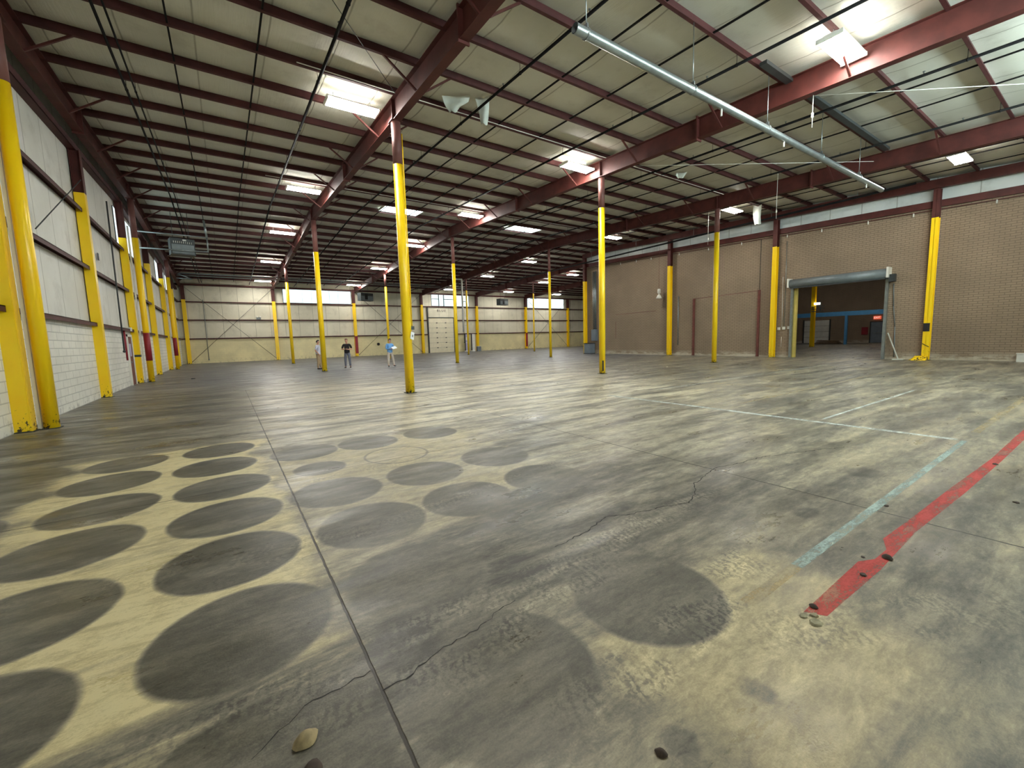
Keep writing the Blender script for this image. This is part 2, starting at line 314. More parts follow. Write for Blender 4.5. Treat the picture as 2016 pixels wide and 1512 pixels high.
# ------------------------------------------------------------------ mesh helpers
class MB:
    def __init__(s): s.v = []; s.f = []; s.sm = []
    def quad(s, *pts):
        i = len(s.v); s.v += [tuple(p) for p in pts]; s.f.append(tuple(range(i, i+len(pts)))); s.sm.append(False); return s
    def box(s, x0, x1, y0, y1, z0, z1):
        return s.hexa([(x0, y0, z0), (x1, y0, z0), (x1, y1, z0), (x0, y1, z0), (x0, y0, z1), (x1, y0, z1), (x1, y1, z1), (x0, y1, z1)])
    def hexa(s, P):
        i = len(s.v); s.v += [tuple(p) for p in P]
        for f in ((0, 3, 2, 1), (4, 5, 6, 7), (0, 1, 5, 4), (1, 2, 6, 5), (2, 3, 7, 6), (3, 0, 4, 7)):
            s.f.append(tuple(i+k for k in f)); s.sm.append(False)
        return s
    def bar(s, p, q, w, h, up=(0, 0, 1)):
        p, q = Vector(p), Vector(q); d = (q-p).normalized(); u = Vector(up)
        a = d.cross(u)
        if a.length < 1e-4: a = d.cross(Vector((0, 1, 0)))
        a.normalize(); b = a.cross(d).normalized(); a = a*w/2; b = b*h/2
        return s.hexa([p-a-b, p+a-b, q+a-b, q-a-b, p-a+b, p+a+b, q+a+b, q-a+b])
    def tube(s, p, q, r, n=12, r2=None, caps=True):
        p, q = Vector(p), Vector(q); d = (q-p).normalized(); r2 = r if r2 is None else r2
        a = d.orthogonal().normalized(); b = d.cross(a); i = len(s.v)
        for k in range(n):
            t = 2*math.pi*k/n; o = a*math.cos(t)+b*math.sin(t); s.v += [tuple(p+o*r), tuple(q+o*r2)]
        for k in range(n):
            j = (k+1) % n; s.f.append((i+2*k, i+2*j, i+2*j+1, i+2*k+1)); s.sm.append(True)
        if caps:
            s.f.append(tuple(i+2*k for k in range(n))[::-1]); s.f.append(tuple(i+2*k+1 for k in range(n))); s.sm += [False, False]
        return s
    def path(s, pts, r, n=10):
        for a, b in zip(pts, pts[1:]): s.tube(a, b, r, n)
        for p in pts[1:-1]: s.ball(p, r*1.02, 8, 6)
        return s
    def ball(s, c, r, n=12, m=8, sc=(1, 1, 1)):
        i = len(s.v); c = Vector(c)
        for a in range(m+1):
            ph = math.pi*a/m
            for k in range(n):
                t = 2*math.pi*k/n; s.v.append((c.x+r*sc[0]*math.sin(ph)*math.cos(t), c.y+r*sc[1]*math.sin(ph)*math.sin(t), c.z+r*sc[2]*math.cos(ph)))
        for a in range(m):
            for k in range(n):
                j = (k+1) % n; s.f.append((i+a*n+k, i+(a+1)*n+k, i+(a+1)*n+j, i+a*n+j)); s.sm.append(True)
        return s
    def lathe(s, prof, n=16, c=(0, 0, 0)):
        i = len(s.v)
        for r, z in prof:
            for k in range(n):
                t = 2*math.pi*k/n; s.v.append((c[0]+r*math.cos(t), c[1]+r*math.sin(t), c[2]+z))
        for a in range(len(prof)-1):
            for k in range(n):
                j = (k+1) % n; s.f.append((i+a*n+k, i+a*n+j, i+(a+1)*n+j, i+(a+1)*n+k)); s.sm.append(True)
        return s
    def prism(s, poly, d0, d1, axis='z'):
        def P(a, b, h): return {'z': (a, b, h), 'x': (h, a, b), 'y': (a, h, b)}[axis]
        n = len(poly); i = len(s.v)
        s.v += [P(a, b, d0) for a, b in poly] + [P(a, b, d1) for a, b in poly]
        s.f.append(tuple(i+k for k in range(n))[::-1]); s.f.append(tuple(i+n+k for k in range(n))); s.sm += [False, False]
        for k in range(n):
            j = (k+1) % n; s.f.append((i+k, i+j, i+n+j, i+n+k)); s.sm.append(False)
        return s
    def build(s, name, mat, parent=None, at=None):
        """at: world origin for the object; geometry is given in world space and shifted.  Without it geometry is local."""
        me = bpy.data.meshes.new(name)
        o3 = Vector(at) if at is not None else Vector((0, 0, 0))
        me.from_pydata([tuple(Vector(v)-o3) for v in s.v], [], s.f); me.update()
        for p, q in zip(me.polygons, s.sm): p.use_smooth = q
        bm = bmesh.new(); bm.from_mesh(me); bmesh.ops.recalc_face_normals(bm, faces=bm.faces[:]); bm.to_mesh(me); bm.free()
        me.materials.append(M[mat] if isinstance(mat, str) else mat)
        o = bpy.data.objects.new(name, me); COL.objects.link(o)
        if parent is not None:
            o.parent = parent
            if at is not None: o.location = o3 - wloc(parent)
        elif at is not None: o.location = o3
        return o
def wloc(o):
    v = Vector(o.location)
    while o.parent: o = o.parent; v = v + Vector(o.location)
    return v
def tag(o, label=None, cat=None, group=None, kind=None):
    for k, v in (('label', label), ('category', cat), ('group', group), ('kind', kind)):
        if v: o[k] = v
    return o
def thing(name, label, cat, loc=(0, 0, 0), group=None, rz=0.0):
    o = bpy.data.objects.new(name, None); COL.objects.link(o); o.location = loc; o.rotation_euler = (0, 0, rz)
    o.empty_display_size = 0.2
    return tag(o, label, cat, group)
KIDS = {}
def dup(root, loc=None, label=None, group=None, parent=None):
    c = root.copy(); COL.objects.link(c)
    if parent is not None: c.parent = parent
    if loc is not None: c.location = loc
    if label: c['label'] = label
    if group: c['group'] = group
    for ch in [o for o in COL.objects if o.parent == root]: dup(ch, parent=c)
    return c
def struct(name, mb, mat, at=None, parent=None, label=None):
    o = mb.build(name, mat, parent, at)
    if parent is None: tag(o, label, None, None, 'structure')
    return o
# ================================================================== SETTING
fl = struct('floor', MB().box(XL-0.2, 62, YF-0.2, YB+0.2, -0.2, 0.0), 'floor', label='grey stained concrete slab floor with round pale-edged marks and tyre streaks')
# ceiling: insulation blanket that sags a little between the purlins
cm = MB(); xs = [XL + (62-XL)*i/96 for i in range(97)]
ys = []
lines = [YF] + PUR + [YB]
for a, b in zip(lines, lines[1:]):
    for k in range(6): ys.append((a+(b-a)*k/6, math.sin(math.pi*k/6)))
ys.append((YB, 0))
i0 = 0
for (y, sg) in ys:
    for x in xs:
        cm.v.append((x, y, rofz(y) - 0.075*sg*(0.75+0.25*math.sin(x*2.3+y)) + 0.012*math.sin(x*9.1+y*3)*sg))
nx = len(xs)
for a in range(len(ys)-1):
    for k in range(nx-1):
        cm.f.append((a*nx+k, a*nx+k+1, (a+1)*nx+k+1, (a+1)*nx+k)); cm.sm.append(True)
struct('ceiling', cm, 'roof_insul', label='pale fibreglass roof insulation sagging between the purlins')
cap = MB()
for a, b in ((YF-.2, RIDGE), (RIDGE, YB+.2)):
    cap.hexa([(XL-.2, a, rofz(a)+.1), (62, a, rofz(a)+.1), (62, b, rofz(b)+.1), (XL-.2, b, rofz(b)+.1), (XL-.2, a, rofz(a)+.2), (62, a, rofz(a)+.2), (62, b, rofz(b)+.2), (XL-.2, b, rofz(b)+.2)])
struct('trim_1', cap, 'grey_metal', label='sheet metal roof deck above the insulation')
# left wall
wl = struct('wall_left', MB().box(XL-0.2, XL, YF, YB, 0, 2.36), 'block', label='white painted block lower part of the left wall with insulated upper part')
def gable(x0, x1, z0):
    m = MB(); ysl = [YF, RIDGE, YB]
    for a, b in zip(ysl, ysl[1:]): m.hexa([(x0, a, z0), (x1, a, z0), (x1, b, z0), (x0, b, z0), (x0, a, rofz(a)+.1), (x1, a, rofz(a)+.1), (x1, b, rofz(b)+.1), (x0, b, rofz(b)+.1)])
    return m
gable(XL-0.24, XL-0.04, 2.36).build('insulation', 'wall_insul', wl)
def girt_y(z, c=False):
    m = MB(); m.box(XL-0.05, XL-0.03+0.17, YF, YB, z, z+0.018); m.box(XL+0.125, XL+0.14, YF, YB, z-0.10, z+0.018); m.box(XL-.05, XL-.035, YF, YB, z-.06, z+.05); return m
for z in (2.42, 4.2, 5.98): girt_y(z).build('girt', 'purlin', wl)
g = MB()
for a, b in ((YF, RIDGE), (RIDGE, YB)):
    for dx0, dx1, dz0, dz1 in ((-0.04, 0.16, 7.0, 7.02), (0.14, 0.16, 7.0, 7.2)):
        g.hexa([(XL+dx0, a, dz0+slope(a)), (XL+dx1, a, dz0+slope(a)), (XL+dx1, b, dz0+slope(b)), (XL+dx0, b, dz0+slope(b)), (XL+dx0, a, dz1+slope(a)), (XL+dx1, a, dz1+slope(a)), (XL+dx1, b, dz1+slope(b)), (XL+dx0, b, dz1+slope(b))])
g.build('eave_girt', 'purlin', wl)
# far wall
wb = struct('wall_back', MB().box(XL-.2, 21.62, YB, YB+.2, 0, 2.36).box(25.38, 62, YB, YB+.2, 0, 2.36), 'block_x', label='far wall, cream block below and insulated panels above')
MB().box(XL-.2, 21.62, YB+.04, YB+.24, 2.36, 8.3).box(25.38, 62, YB+.04, YB+.24, 2.36, 8.3).box(21.62, 25.38, YB+.04, YB+.24, 4.52, 8.3).build('insulation', 'wall_insul_x', wb)
def girt_x(z, x0, x1):
    return MB().box(x0, x1, YB-.13, YB+.05, z, z+.018).box(x0, x1, YB-.13, YB-.115, z-.10, z+.018)
for z, segs in ((2.42, ((XL, 21.6), (25.4, 54))), (4.22, ((XL, 21.6), (25.4, 54))), (5.95, ((XL, 54),))):
    for a, b in segs: girt_x(z, a, b).build('girt', 'purlin', wb)
MB().box(XL, 54, YB-.2, YB+.05, 7.45, 7.62).build('eave_strut', 'maroon', wb)
wr = struct('wall_far_right', MB().box(XR, XR+.2, YC, YB, 0, 8.3), 'wall_insul', label='insulated wall closing the far right end of the hall')
wn = struct('wall_front', MB().box(XL-.2, 62, YF-.2, YF, 0, 8.3), 'wall_insul_x', label='near wall behind the viewpoint')
# windows (translucent panels)
WN = [0]
def window(pane, mat, frame, at, label, extra=()):
    WN[0] += 1
    w = bpy.data.objects.new('window_%d' % WN[0], None); COL.objects.link(w); w.location = at; tag(w, label, None, None, 'structure')
    pane.build('pane', mat, w, at)
    frame.build('window_frame', 'dark_metal', w, at)
    for e in extra: e.build('mullion', 'dark_metal', w, at)
    return w
def winx(x0, x1, y, z0, z1, mat, label, s=-1, extra=()):
    fr = MB().box(x0-.04, x1+.04, y, y+.03, z0-.04, z0).box(x0-.04, x1+.04, y, y+.03, z1, z1+.04).box(x0-.04, x0, y, y+.03, z0, z1).box(x1, x1+.04, y, y+.03, z0, z1)
    return window(MB().box(x0, x1, y+.005, y+.03, z0, z1), mat, fr, (x0, y, z0), label, extra)
winx(5.47, 12.35, YB, 6.04, 7.43, 'pane_x', 'translucent daylight panel high on the far wall, leftmost of three')
bars = [MB().box(24.0-.75, 24.0-.65, YB-.09, YB-.04, 5.98, 7.46), MB().box(24.0-.05, 24.0+.05, YB-.09, YB-.04, 5.98, 7.46), MB().box(22.33, 23.3, YB-.09, YB-.05, 6.86, 6.93), MB().box(24.05, 25.6, YB-.09, YB-.05, 6.86, 6.93)]
winx(22.33, 27.7, YB, 6.04, 7.45, 'pane_x', 'translucent daylight panel above the roll-up dock door, crossed by dark door tracks', extra=bars)
winx(37.6, 44.7, YB, 6.04, 7.45, 'pane_x', 'translucent daylight panel high on the far wall, rightmost of three')
for a, b in ((5.5, 12.3), (13.4, 20.3)):
    winx(a, b, YF-.01, 6.1, 7.2, 'pane_near', 'translucent daylight panel high on the near wall')
def winy(y0, y1, label):
    x = XL-.03
    fr = MB().box(x-.01, x+.02, y0-.04, y1+.04, 6.10, 6.14).box(x-.01, x+.02, y0-.04, y0, 6.14, 7.72).box(x-.01, x+.02, y1, y1+.04, 6.14, 7.72)
    return window(MB().box(x-.01, x+.01, y0, y1, 6.14, 7.72), 'pane_y', fr, (x, y0, 6.14), label)
winy(25.05, 31.2, 'tall daylight panel high on the left wall, nearer of two')
winy(37.6, 44.6, 'tall daylight panel high on the left wall, farther of two')
for k, (x0, x1) in enumerate(((7.75, 9.95), (16.2, 18.5))):
    y0, y1 = PUR[14]+.1, PUR[15]-.1; za, zb = rofz(y0)-.1, rofz(y1)-.1
    WN[0] += 1
    w = bpy.data.objects.new('window_%d' % WN[0], None); COL.objects.link(w); w.location = (x0, y0, za)
    tag(w, 'bright roof skylight between the purlins, %s of the two' % ('left' if k == 0 else 'right'), None, None, 'structure')
    MB().hexa([(x0, y0, za), (x1, y0, za), (x1, y1, zb), (x0, y1, zb), (x0, y0, za+.04), (x1, y0, za+.04), (x1, y1, zb+.04), (x0, y1, zb+.04)]).build('pane', 'skylight', w, (x0, y0, za))
    f = MB()
    for a, b in (((x0, y0, za), (x1, y0, za)), ((x0, y1, zb), (x1, y1, zb)), ((x0, y0, za), (x0, y1, zb)), ((x1, y0, za), (x1, y1, zb))): f.bar(a, b, .07, .09)
    f.build('curb', 'white_paint', w, (x0, y0, za))
# brick wall with the big door opening
def btop(y): return 6.76 + 0.034*y
OY0, OY1, OZ = 7.05, 11.15, 4.2
m = MB()
for a, b, z0 in ((YF, OY0, 0), (OY1, YC, 0)):
    m.hexa([(XB, a, z0), (XB+.2, a, z0), (XB+.2, b, z0), (XB, b, z0), (XB, a, btop(a)+.1), (XB+.2, a, btop(a)+.1), (XB+.2, b, btop(b)+.1), (XB, b, btop(b)+.1)])
m.hexa([(XB, OY0, OZ), (XB+.2, OY0, OZ), (XB+.2, OY1, OZ), (XB, OY1, OZ), (XB, OY0, btop(OY0)+.1), (XB+.2, OY0, btop(OY0)+.1), (XB+.2, OY1, btop(OY1)+.1), (XB, OY1, btop(OY1)+.1)])
wk = struct('wall_right', m, 'brick', label='brown brick wall on the right with the roll-up door opening')
def band(x0, x1, y0, y1, c0, c1, s0=0.034, s1=0.034):
    return MB().hexa([(x0, y0, c0+s0*y0), (x1, y0, c0+s0*y0), (x1, y1, c0+s0*y1), (x0, y1, c0+s0*y1), (x0, y0, c1+s1*y0), (x1, y0, c1+s1*y0), (x1, y1, c1+s1*y1), (x0, y1, c1+s1*y1)])
b = band(XB-.12, XB+.05, YF, YC, 6.76, 6.79); b.v += []; b2 = band(XB-.13, XB-.10, YF, YC, 6.76, 7.06)
bb = MB(); bb.v = b.v + b2.v; bb.f = b.f + [tuple(i+len(b.v) for i in f) for f in b2.f]; bb.sm = b.sm + b2.sm
bb.build('top_channel', 'maroon', wk)
band(XB+.02, XB+.16, YF, RIDGE, 6.85, 8.16, 0.034, 0.04).build('insulation', 'white_insul', wk)
MB().hexa([(XB+.02, RIDGE, 7.7), (XB+.16, RIDGE, 7.7), (XB+.16, YC, 7.8), (XB+.02, YC, 7.8), (XB+.02, RIDGE, rofz(RIDGE)+.08), (XB+.16, RIDGE, rofz(RIDGE)+.08), (XB+.16, YC, rofz(YC)+.08), (XB+.02, YC, rofz(YC)+.08)]).build('insulation', 'white_insul', wk)
band(XB-.42, XB-.2, YF, RIDGE, 7.52, 7.9, 0.04, 0.04).build('eave_beam', 'maroon', wk)
MB().hexa([(XB-.42, RIDGE, rafz(RIDGE)+.24), (XB-.2, RIDGE, rafz(RIDGE)+.24), (XB-.2, YC, rafz(YC)+.24), (XB-.42, YC, rafz(YC)+.24), (XB-.42, RIDGE, rafz(RIDGE)+.6), (XB-.2, RIDGE, rafz(RIDGE)+.6), (XB-.2, YC, rafz(YC)+.6), (XB-.42, YC, rafz(YC)+.6)]).build('eave_beam', 'maroon', wk)
struct('wall_side', MB().box(XB+.2, 62, YC-.2, YC, 0, 8.9), 'brick_x', label='brown brick side wall of the storeroom')
struct('wall_inner', MB().box(58, 58.2, YF, YC-.2, 0, 8.9), 'brick', label='dark brick wall at the back of the storeroom')
# recessed outline of the bricked-up doorway and service marks
tr = MB()
for p, q in (((XB-.004, 24.6, 3.3), (XB-.004, 20.6, 3.35)), ((XB-.004, 24.6, 1.3), (XB-.004, 24.6, 2.7)), ((XB-.004, 17.5, 3.95), (XB-.004, 13.1, 4.05))): tr.bar(p, q, .012, .03)
struct('trim_2', tr, 'rust_pipe', (XB, 20, 3), label='thin outline of a bricked-up doorway on the brick wall')
# cracks in the slab
def crack(pts, w, name='crack'):
    P = [Vector((x, y, 0)) for x, y in pts]; Q = [P[0]]
    for a, b in zip(P, P[1:]):
        n = max(3, int((b-a).length/0.035)); nn = (b-a).normalized().cross(Vector((0, 0, 1)))
        for k in range(1, n+1): Q.append(a.lerp(b, k/n) + (nn*random.uniform(-.014, .014) if k < n else Vector()))
    m = MB()
    for k in range(len(Q)-1):
        d = (Q[k+1]-Q[k]).normalized().cross(Vector((0, 0, 1))); wa = w*random.uniform(.4, 1.2)
        a, b = Q[k], Q[k+1]; z = Vector((0, 0, .0012))
        m.quad(a-d*wa+z, b-d*wa+z, b+d*wa+z, a+d*wa+z)
    m.build('crack', 'black', fl, tuple(P[0]))
crack([(.45, 1.77), (.56, 1.77), (.75, 1.84), (.99, 1.86), (1.17, 1.93), (1.3, 1.95)], .003)
crack([(-.05, 1.75), (.15, 1.89), (.44, 1.92)], .0025)
crack([(1.9, 2.3), (2.2, 2.33), (2.62, 2.43), (2.75, 2.35), (3.16, 2.27), (3.4, 2.18), (3.63, 2.26), (3.89, 2.44), (4.59, 2.59), (4.82, 2.53), (5.39, 2.47), (6.08, 2.25), (6.65, 2.03)], .005)
# ================================================================== STEEL FRAME
def rafter(x, y0, y1, label):
    r = thing('roof_rafter', label, 'roof beam', (x, y0, 0))
    segs = [y0] + ([RIDGE] if y0 < RIDGE < y1 else []) + [y1]
    w, fl_ = MB(), MB()
    for a, b in zip(segs, segs[1:]):
        za, zb = rafz(a), rafz(b)
        def hx(mb, dx, l, h): mb.hexa([(x-dx, a, za+l), (x+dx, a, za+l), (x+dx, b, zb+l), (x-dx, b, zb+l), (x-dx, a, za+h), (x+dx, a, za+h), (x+dx, b, zb+h), (x-dx, b, zb+h)])
        hx(w, .006, .012, .588); hx(fl_, .11, 0, .014); hx(fl_, .11, .586, .6)
    w.build('web', 'maroon', r, (x, y0, 0)); fl_.build('flange', 'maroon', r, (x, y0, 0))
    sp = MB().box(-.13, .13, -.02, .02, -.06, .66)
    for ys_ in (8.1, 18.0, 33.4, 43.3):
        if y0 < ys_ < y1: sp.build('splice_plate', 'maroon', r).location = (0, ys_-y0, rafz(ys_))
    st = MB().box(-.1, .1, -.008, .008, .01, .59)
    for yc in (12.23, 25.7, 38.9):
        if y0 < yc < y1: st.build('stiffener', 'maroon', r).location = (0, yc-y0, rafz(yc))
    for i, yp in enumerate(PUR):
        if i % 2 == 0 and y0 < yp < y1:
            for s in ((1,) if x < 0 else (-1, 1)):
                MB().bar((x+s*.08, yp, rafz(yp)+.03), (x+s*.9, yp, purz(yp)+.02), .045, .045).build('flange_brace', 'maroon', r, (x, yp, rafz(yp)))
    return r
rafter(-3.08, YF, YB, 'dark maroon roof beam running along the top of the left wall')
rafter(4.53, YF, YB, 'maroon roof beam over the nearest yellow column, first out from the left wall')
rafter(12.81, YF, YB, 'maroon roof beam carried by the second line of yellow columns')
rafter(21.1, YF, YB, 'maroon roof beam nearest to the brick wall, carried by the third column line')
rafter(28.85, YC, YB, 'maroon roof beam starting at the corner of the brick wall')
rafter(37.1, YC, YB, 'maroon roof beam far right beyond the brick corner')
# purlins
pp = MB()
def purlin_mesh(x0, x1):
    return MB().box(x0, x1, -.004, .004, -.02, .2).box(x0, x1, -.075, .004, -.02, -.012).box(x0, x1, -.004, .07, .192, .2).box(x0, x1, -.075, -.067, -.02, .01)
long_p = purlin_mesh(XL+.1, XR).build('roof_purlin', 'purlin')
short_p = purlin_mesh(XL+.1, XB+.3).build('roof_purlin', 'purlin')
for o in (long_p, short_p): tag(o, 'maroon steel roof purlin running from the left wall across under the insulation', 'roof purlin', 'roof purlins')
first = {True: False, False: False}
for yp in PUR:
    lg = yp > YC; src = long_p if lg else short_p
    o = src if not first[lg] else src.copy()
    if first[lg]: COL.objects.link(o)
    first[lg] = True; o.location = (0, yp, purz(yp)); o['label'] = 'maroon steel roof purlin running from the left wall across under the insulation'
# black bridging lines under the roof
BL = {-.45: 'thin dark strip under the purlins, nearest to the left wall', 1.18: 'thin dark strip under the purlins, midway between left wall and nearest column',
      7.8: 'thin dark strip under the purlins, leftmost between first and second roof beams', 9.47: 'thin dark strip under the purlins, rightmost between first and second roof beams',
      16.1: 'thin dark strip under the purlins, leftmost of three between the second and third beams', 17.75: 'thin dark strip under the purlins, middle of three between the second and third beams',
      20.1: 'thin dark strip under the purlins, just left of the third roof beam', 24.2: 'thin dark strip under the purlins, left of the two before the brick wall', 25.8: 'thin dark strip under the purlins, closest to the brick wall'}
def along_y(mb_fn, y0, y1, zfn):
    segs = [y0] + ([RIDGE] if y0 < RIDGE < y1 else []) + [y1]
    for a, b in zip(segs, segs[1:]): mb_fn((a, zfn(a)), (b, zfn(b)))
for x, y1 in ((-.45, 50.5), (1.18, 50.5), (7.8, 50.5), (9.47, 50.5), (16.1, 50.5), (17.75, 50.5), (20.1, 50.5), (24.2, 50.5), (25.8, 50.5)):
    mb = MB(); along_y(lambda p, q: mb.bar((x, *p), (x, *q), .035, .035), YF+.1, y1, lambda y: purz(y)+.02)
    tag(mb.build('purlin_bridging', 'black_pipe', None, (x, YF+.1, purz(YF))), BL[x], 'bridging strip', 'purlin bridging strips')
# sprinkler pipes
SPR = [(-1.56, 'thin black sprinkler pipe next to the left wall, left one of the close pair', .028), (-1.38, 'thin black sprinkler pipe next to the left wall, right one of the close pair', .02),
       (2.48, 'black sprinkler pipe left of the nearest yellow column, running away under the roof', .035), (6.5, 'black sprinkler pipe just right of the first roof beam, passing the torn white flap', .035),
       (10.6, 'black sprinkler pipe left of the second roof beam, crossing under the grey pipe', .035), (14.9, 'black sprinkler pipe just right of the second roof beam', .035),
       (19.2, 'black sprinkler pipe just left of the third roof beam', .035), (22.5, 'black sprinkler pipe between the third roof beam and the brick wall', .035)]
for x, lb, r in SPR:
    t_ = thing('sprinkler_pipe', lb, 'pipe', (x, YF, 0))
    mb = MB(); along_y(lambda p, q: mb.tube((x, *p), (x, *q), r, 10), YF+.1, 50.2, lambda y: rafz(y)+.35)
    pb = mb.build('pipe', 'black_pipe', t_, (x, YF, 0))
    k = 0
    for yp in PUR[1:30:2]:
        if r < .03 and k % 2: k += 1; continue
        z = rafz(yp)+.35
        MB().tube((x, yp, z), (x, yp, purz(yp)+.02), .006, 6).tube((x, yp-.012, z), (x, yp+.012, z), r+.008, 10).build('pipe_hanger', 'black_pipe', pb, (x, yp, z))
        if r > .03: MB().tube((x, yp+.75, z+.0), (x, yp+.75, z+.11), .012, 6).tube((x, yp+.75, z+.11), (x, yp+.75, z+.12), .03, 8).build('sprinkler_head', 'galv', pb, (x, yp+.75, z))
        k += 1
# main black pipe in front of the brick wall
mp = thing('sprinkler_main', 'long black sprinkler main pipe hung in front of the brick wall top', 'pipe', (26, 31, 7.88))
MB().tube((26, 42, 7.72), (26, 5.9, 7.92), .055, 12).build('pipe', 'black_pipe', mp, (26, 31, 7.88))
for yy in (8, 11.9, 16.67, 21.35, 26, 30.7, 35.4): MB().tube((26, yy, 7.9), (26, yy, purz(yy)+.05), .008, 6).build('pipe_hanger', 'galv', mp, (26, yy, 7.9))
# ------------------------------------------------------------------ columns
def round_col(x, y, r, label, top=6.6, guard=None):
    c = thing('support_column', label, 'column', (x, y, 0)); zt = rafz(y)
    MB().tube((0, 0, .015), (0, 0, top), r, 24).build('painted_shaft', 'yellow', c)
    MB().tube((0, 0, top), (0, 0, zt-.015), r*.99, 24).build('upper_shaft', 'maroon_light', c)
    MB().box(-r-.015, r+.015, -r-.015, r+.015, 0, .015).build('base_plate', 'dark_metal', c)
    MB().box(-r-.03, r+.03, -r-.03, r+.03, zt-.015, zt).build('cap_plate', 'maroon', c)
    return c
A0 = round_col(4.53, 12.23, .135, 'nearest round yellow column in the middle of the floor, with a white tag on it')
MB().tube((.15, -.04, 1.95), (.15, -.04, rafz(12.2)-.3), .018, 8).build('conduit', 'yellow', A0)
MB().box(.10, .2, -.09, .0, 1.9, 2.0).build('junction_box', 'dark_metal', A0)
tg = MB().box(-.085, .085, -.004, .004, -.11, .11).build('tag', 'paper', A0); tg.location = (.115, -.115, 1.72); tg.rotation_euler = (0, math.radians(14), math.radians(34)); tg['label'] = 'white tag with a small grey mark'
MB().box(-.02, .03, -.0055, -.004, -.04, .03).build('mark', 'grey_metal', tg)
round_col(4.55, 25.69, .135, 'round yellow column directly in front of the man in the pale white shirt')
round_col(4.53, 38.9, .12, 'slim round yellow column farthest back in the first column line, left of the man in white')
B0 = round_col(12.81, 12.23, .125, 'round yellow column in the middle right foreground with a black stencil mark at its foot')
MB().box(-.09, -.02, -.128, -.124, .12, .55).build('stencil', 'black', B0).rotation_euler = (0, 0, math.radians(-10))
round_col(12.95, 25.69, .115, 'round yellow column right of the nearest one, in front of the cream dock door edge')
round_col(12.6, 38.9, .105, 'slim yellow column right above the man in the blue shirt')
round_col(21.1, 12.23, .12, 'round yellow column standing before the brick wall between two wall columns')
round_col(21.15, 25.69, .10, 'slim round yellow column standing left of the brick wall corner')
C2 = round_col(20.95, 38.9, .09, 'slim yellow column beside the white vertical pipe at the far side')
E2 = round_col(29.6, 38.9, .08, 'very slim yellow column with a small cross bracket near its top')
MB().bar((-.45, 0, 6.05), (.45, 0, 6.05), .05, .08).build('bracket', 'grey_metal', E2)
# round columns by the left wall
L0 = round_col(-3.06, 12.25, .12, 'round yellow column at the left picture edge beside the white block wall')
for c_, yy, lb in ((L0, 25.95, 'round yellow column with a dark red band standing by the left wall next to the maroon door'), (L0, 39.2, 'round yellow column with a dark red band standing by the left wall near the far corner')):
    c_ = round_col(-3.02, yy, .12, lb); MB().tube((0, 0, 1.0), (0, 0, 2.3), .123, 24).build('red_band', 'red_paint', c_)
for yy, lb in ((12.28, 'white downspout squeezed between the two yellow columns at the left edge'), (25.9, 'white downspout between the yellow columns by the maroon door'), (39.18, 'white downspout between the yellow columns near the far left corner')):
    o = MB().box(-3.25, -3.195, yy-.05, yy+.05, 0, 7.1).build('downspout', 'white_paint', None, (-3.24, yy, 0)); tag(o, lb, 'downspout')
def h_col(x, y, axis, label, z_y=6.5, top=None, foot=0.0, d=.3, w=.2, lower_dark=False):
    """axis 'x': web runs along x (left wall), depth d along x, flange width w along y"""
    c = thing('wall_column', label, 'wall column', (x, y, 0)); top = top if top else 7.0+slope(y)
    def prof(z0, z1):
        m = MB()
        if axis == 'x': m.box(-d/2, -d/2+.014, -w/2, w/2, z0, z1).box(d/2-.014, d/2, -w/2, w/2, z0, z1).box(-d/2, d/2, -.006, .006, z0, z1)
        else: m.box(-w/2, w/2, -d/2, -d/2+.014, z0, z1).box(-w/2, w/2, d/2-.014, d/2, z0, z1).box(-.006, .006, -d/2, d/2, z0, z1)
        return m
    prof(.015, z_y).build('painted_shaft', 'yellow', c); prof(z_y, top).build('upper_shaft', 'maroon', c)
    MB().box(-d/2-.04, d/2+.04, -w/2-.04, w/2+.04, 0, .015).build('base_plate', 'dark_metal', c) if axis == 'x' else MB().box(-w/2-.04, w/2+.04, -d/2-.04, d/2+.04, 0, .015).build('base_plate', 'dark_metal', c)
    return c
for yy, lb in ((12.1, 'square-edged yellow wall column at the extreme left picture edge'), (18.95, 'square-edged yellow wall column standing alone against the white block wall'), (25.55, 'square-edged yellow wall column beside the maroon door'),
               (32.5, 'square-edged yellow wall column between the two left wall windows'), (38.95, 'square-edged yellow wall column with the second red-banded column'), (45.5, 'square-edged yellow wall column last before the far left corner')):
    hc = h_col(-3.385, yy, 'x', lb, 6.47, 7.02+slope(yy), d=.25, w=.26)
    MB().box(-.12, .11, -.135, -.128, .02, 6.47).build('flange_edge', 'yellow', hc)
    if abs(yy-25.55) < .1: MB().box(-.11, .14, -.15, .15, 1.2, 1.3).build('strap', 'dark_metal', hc)
FW = [(-2.95, 'in the far left corner'), (4.52, 'left of the leftmost far window'), (12.6, 'right of the leftmost far window with a dark red lower part'), (20.83, 'just left of the dock door'),
      (28.8, 'between the dock door and the dark wall heater'), (37.1, 'left of the rightmost far window with a dark red lower part'), (45.38, 'right of the rightmost far window')]
for x, w_ in FW:
    c = h_col(x, YB-.2, 'y', 'yellow far wall column '+w_, 6.1, 7.45, d=.3, w=.3)
    if 'red lower' in w_: MB().box(-.16, .16, -.17, -.15, .35, 2.35).build('red_panel', 'red_paint', c)
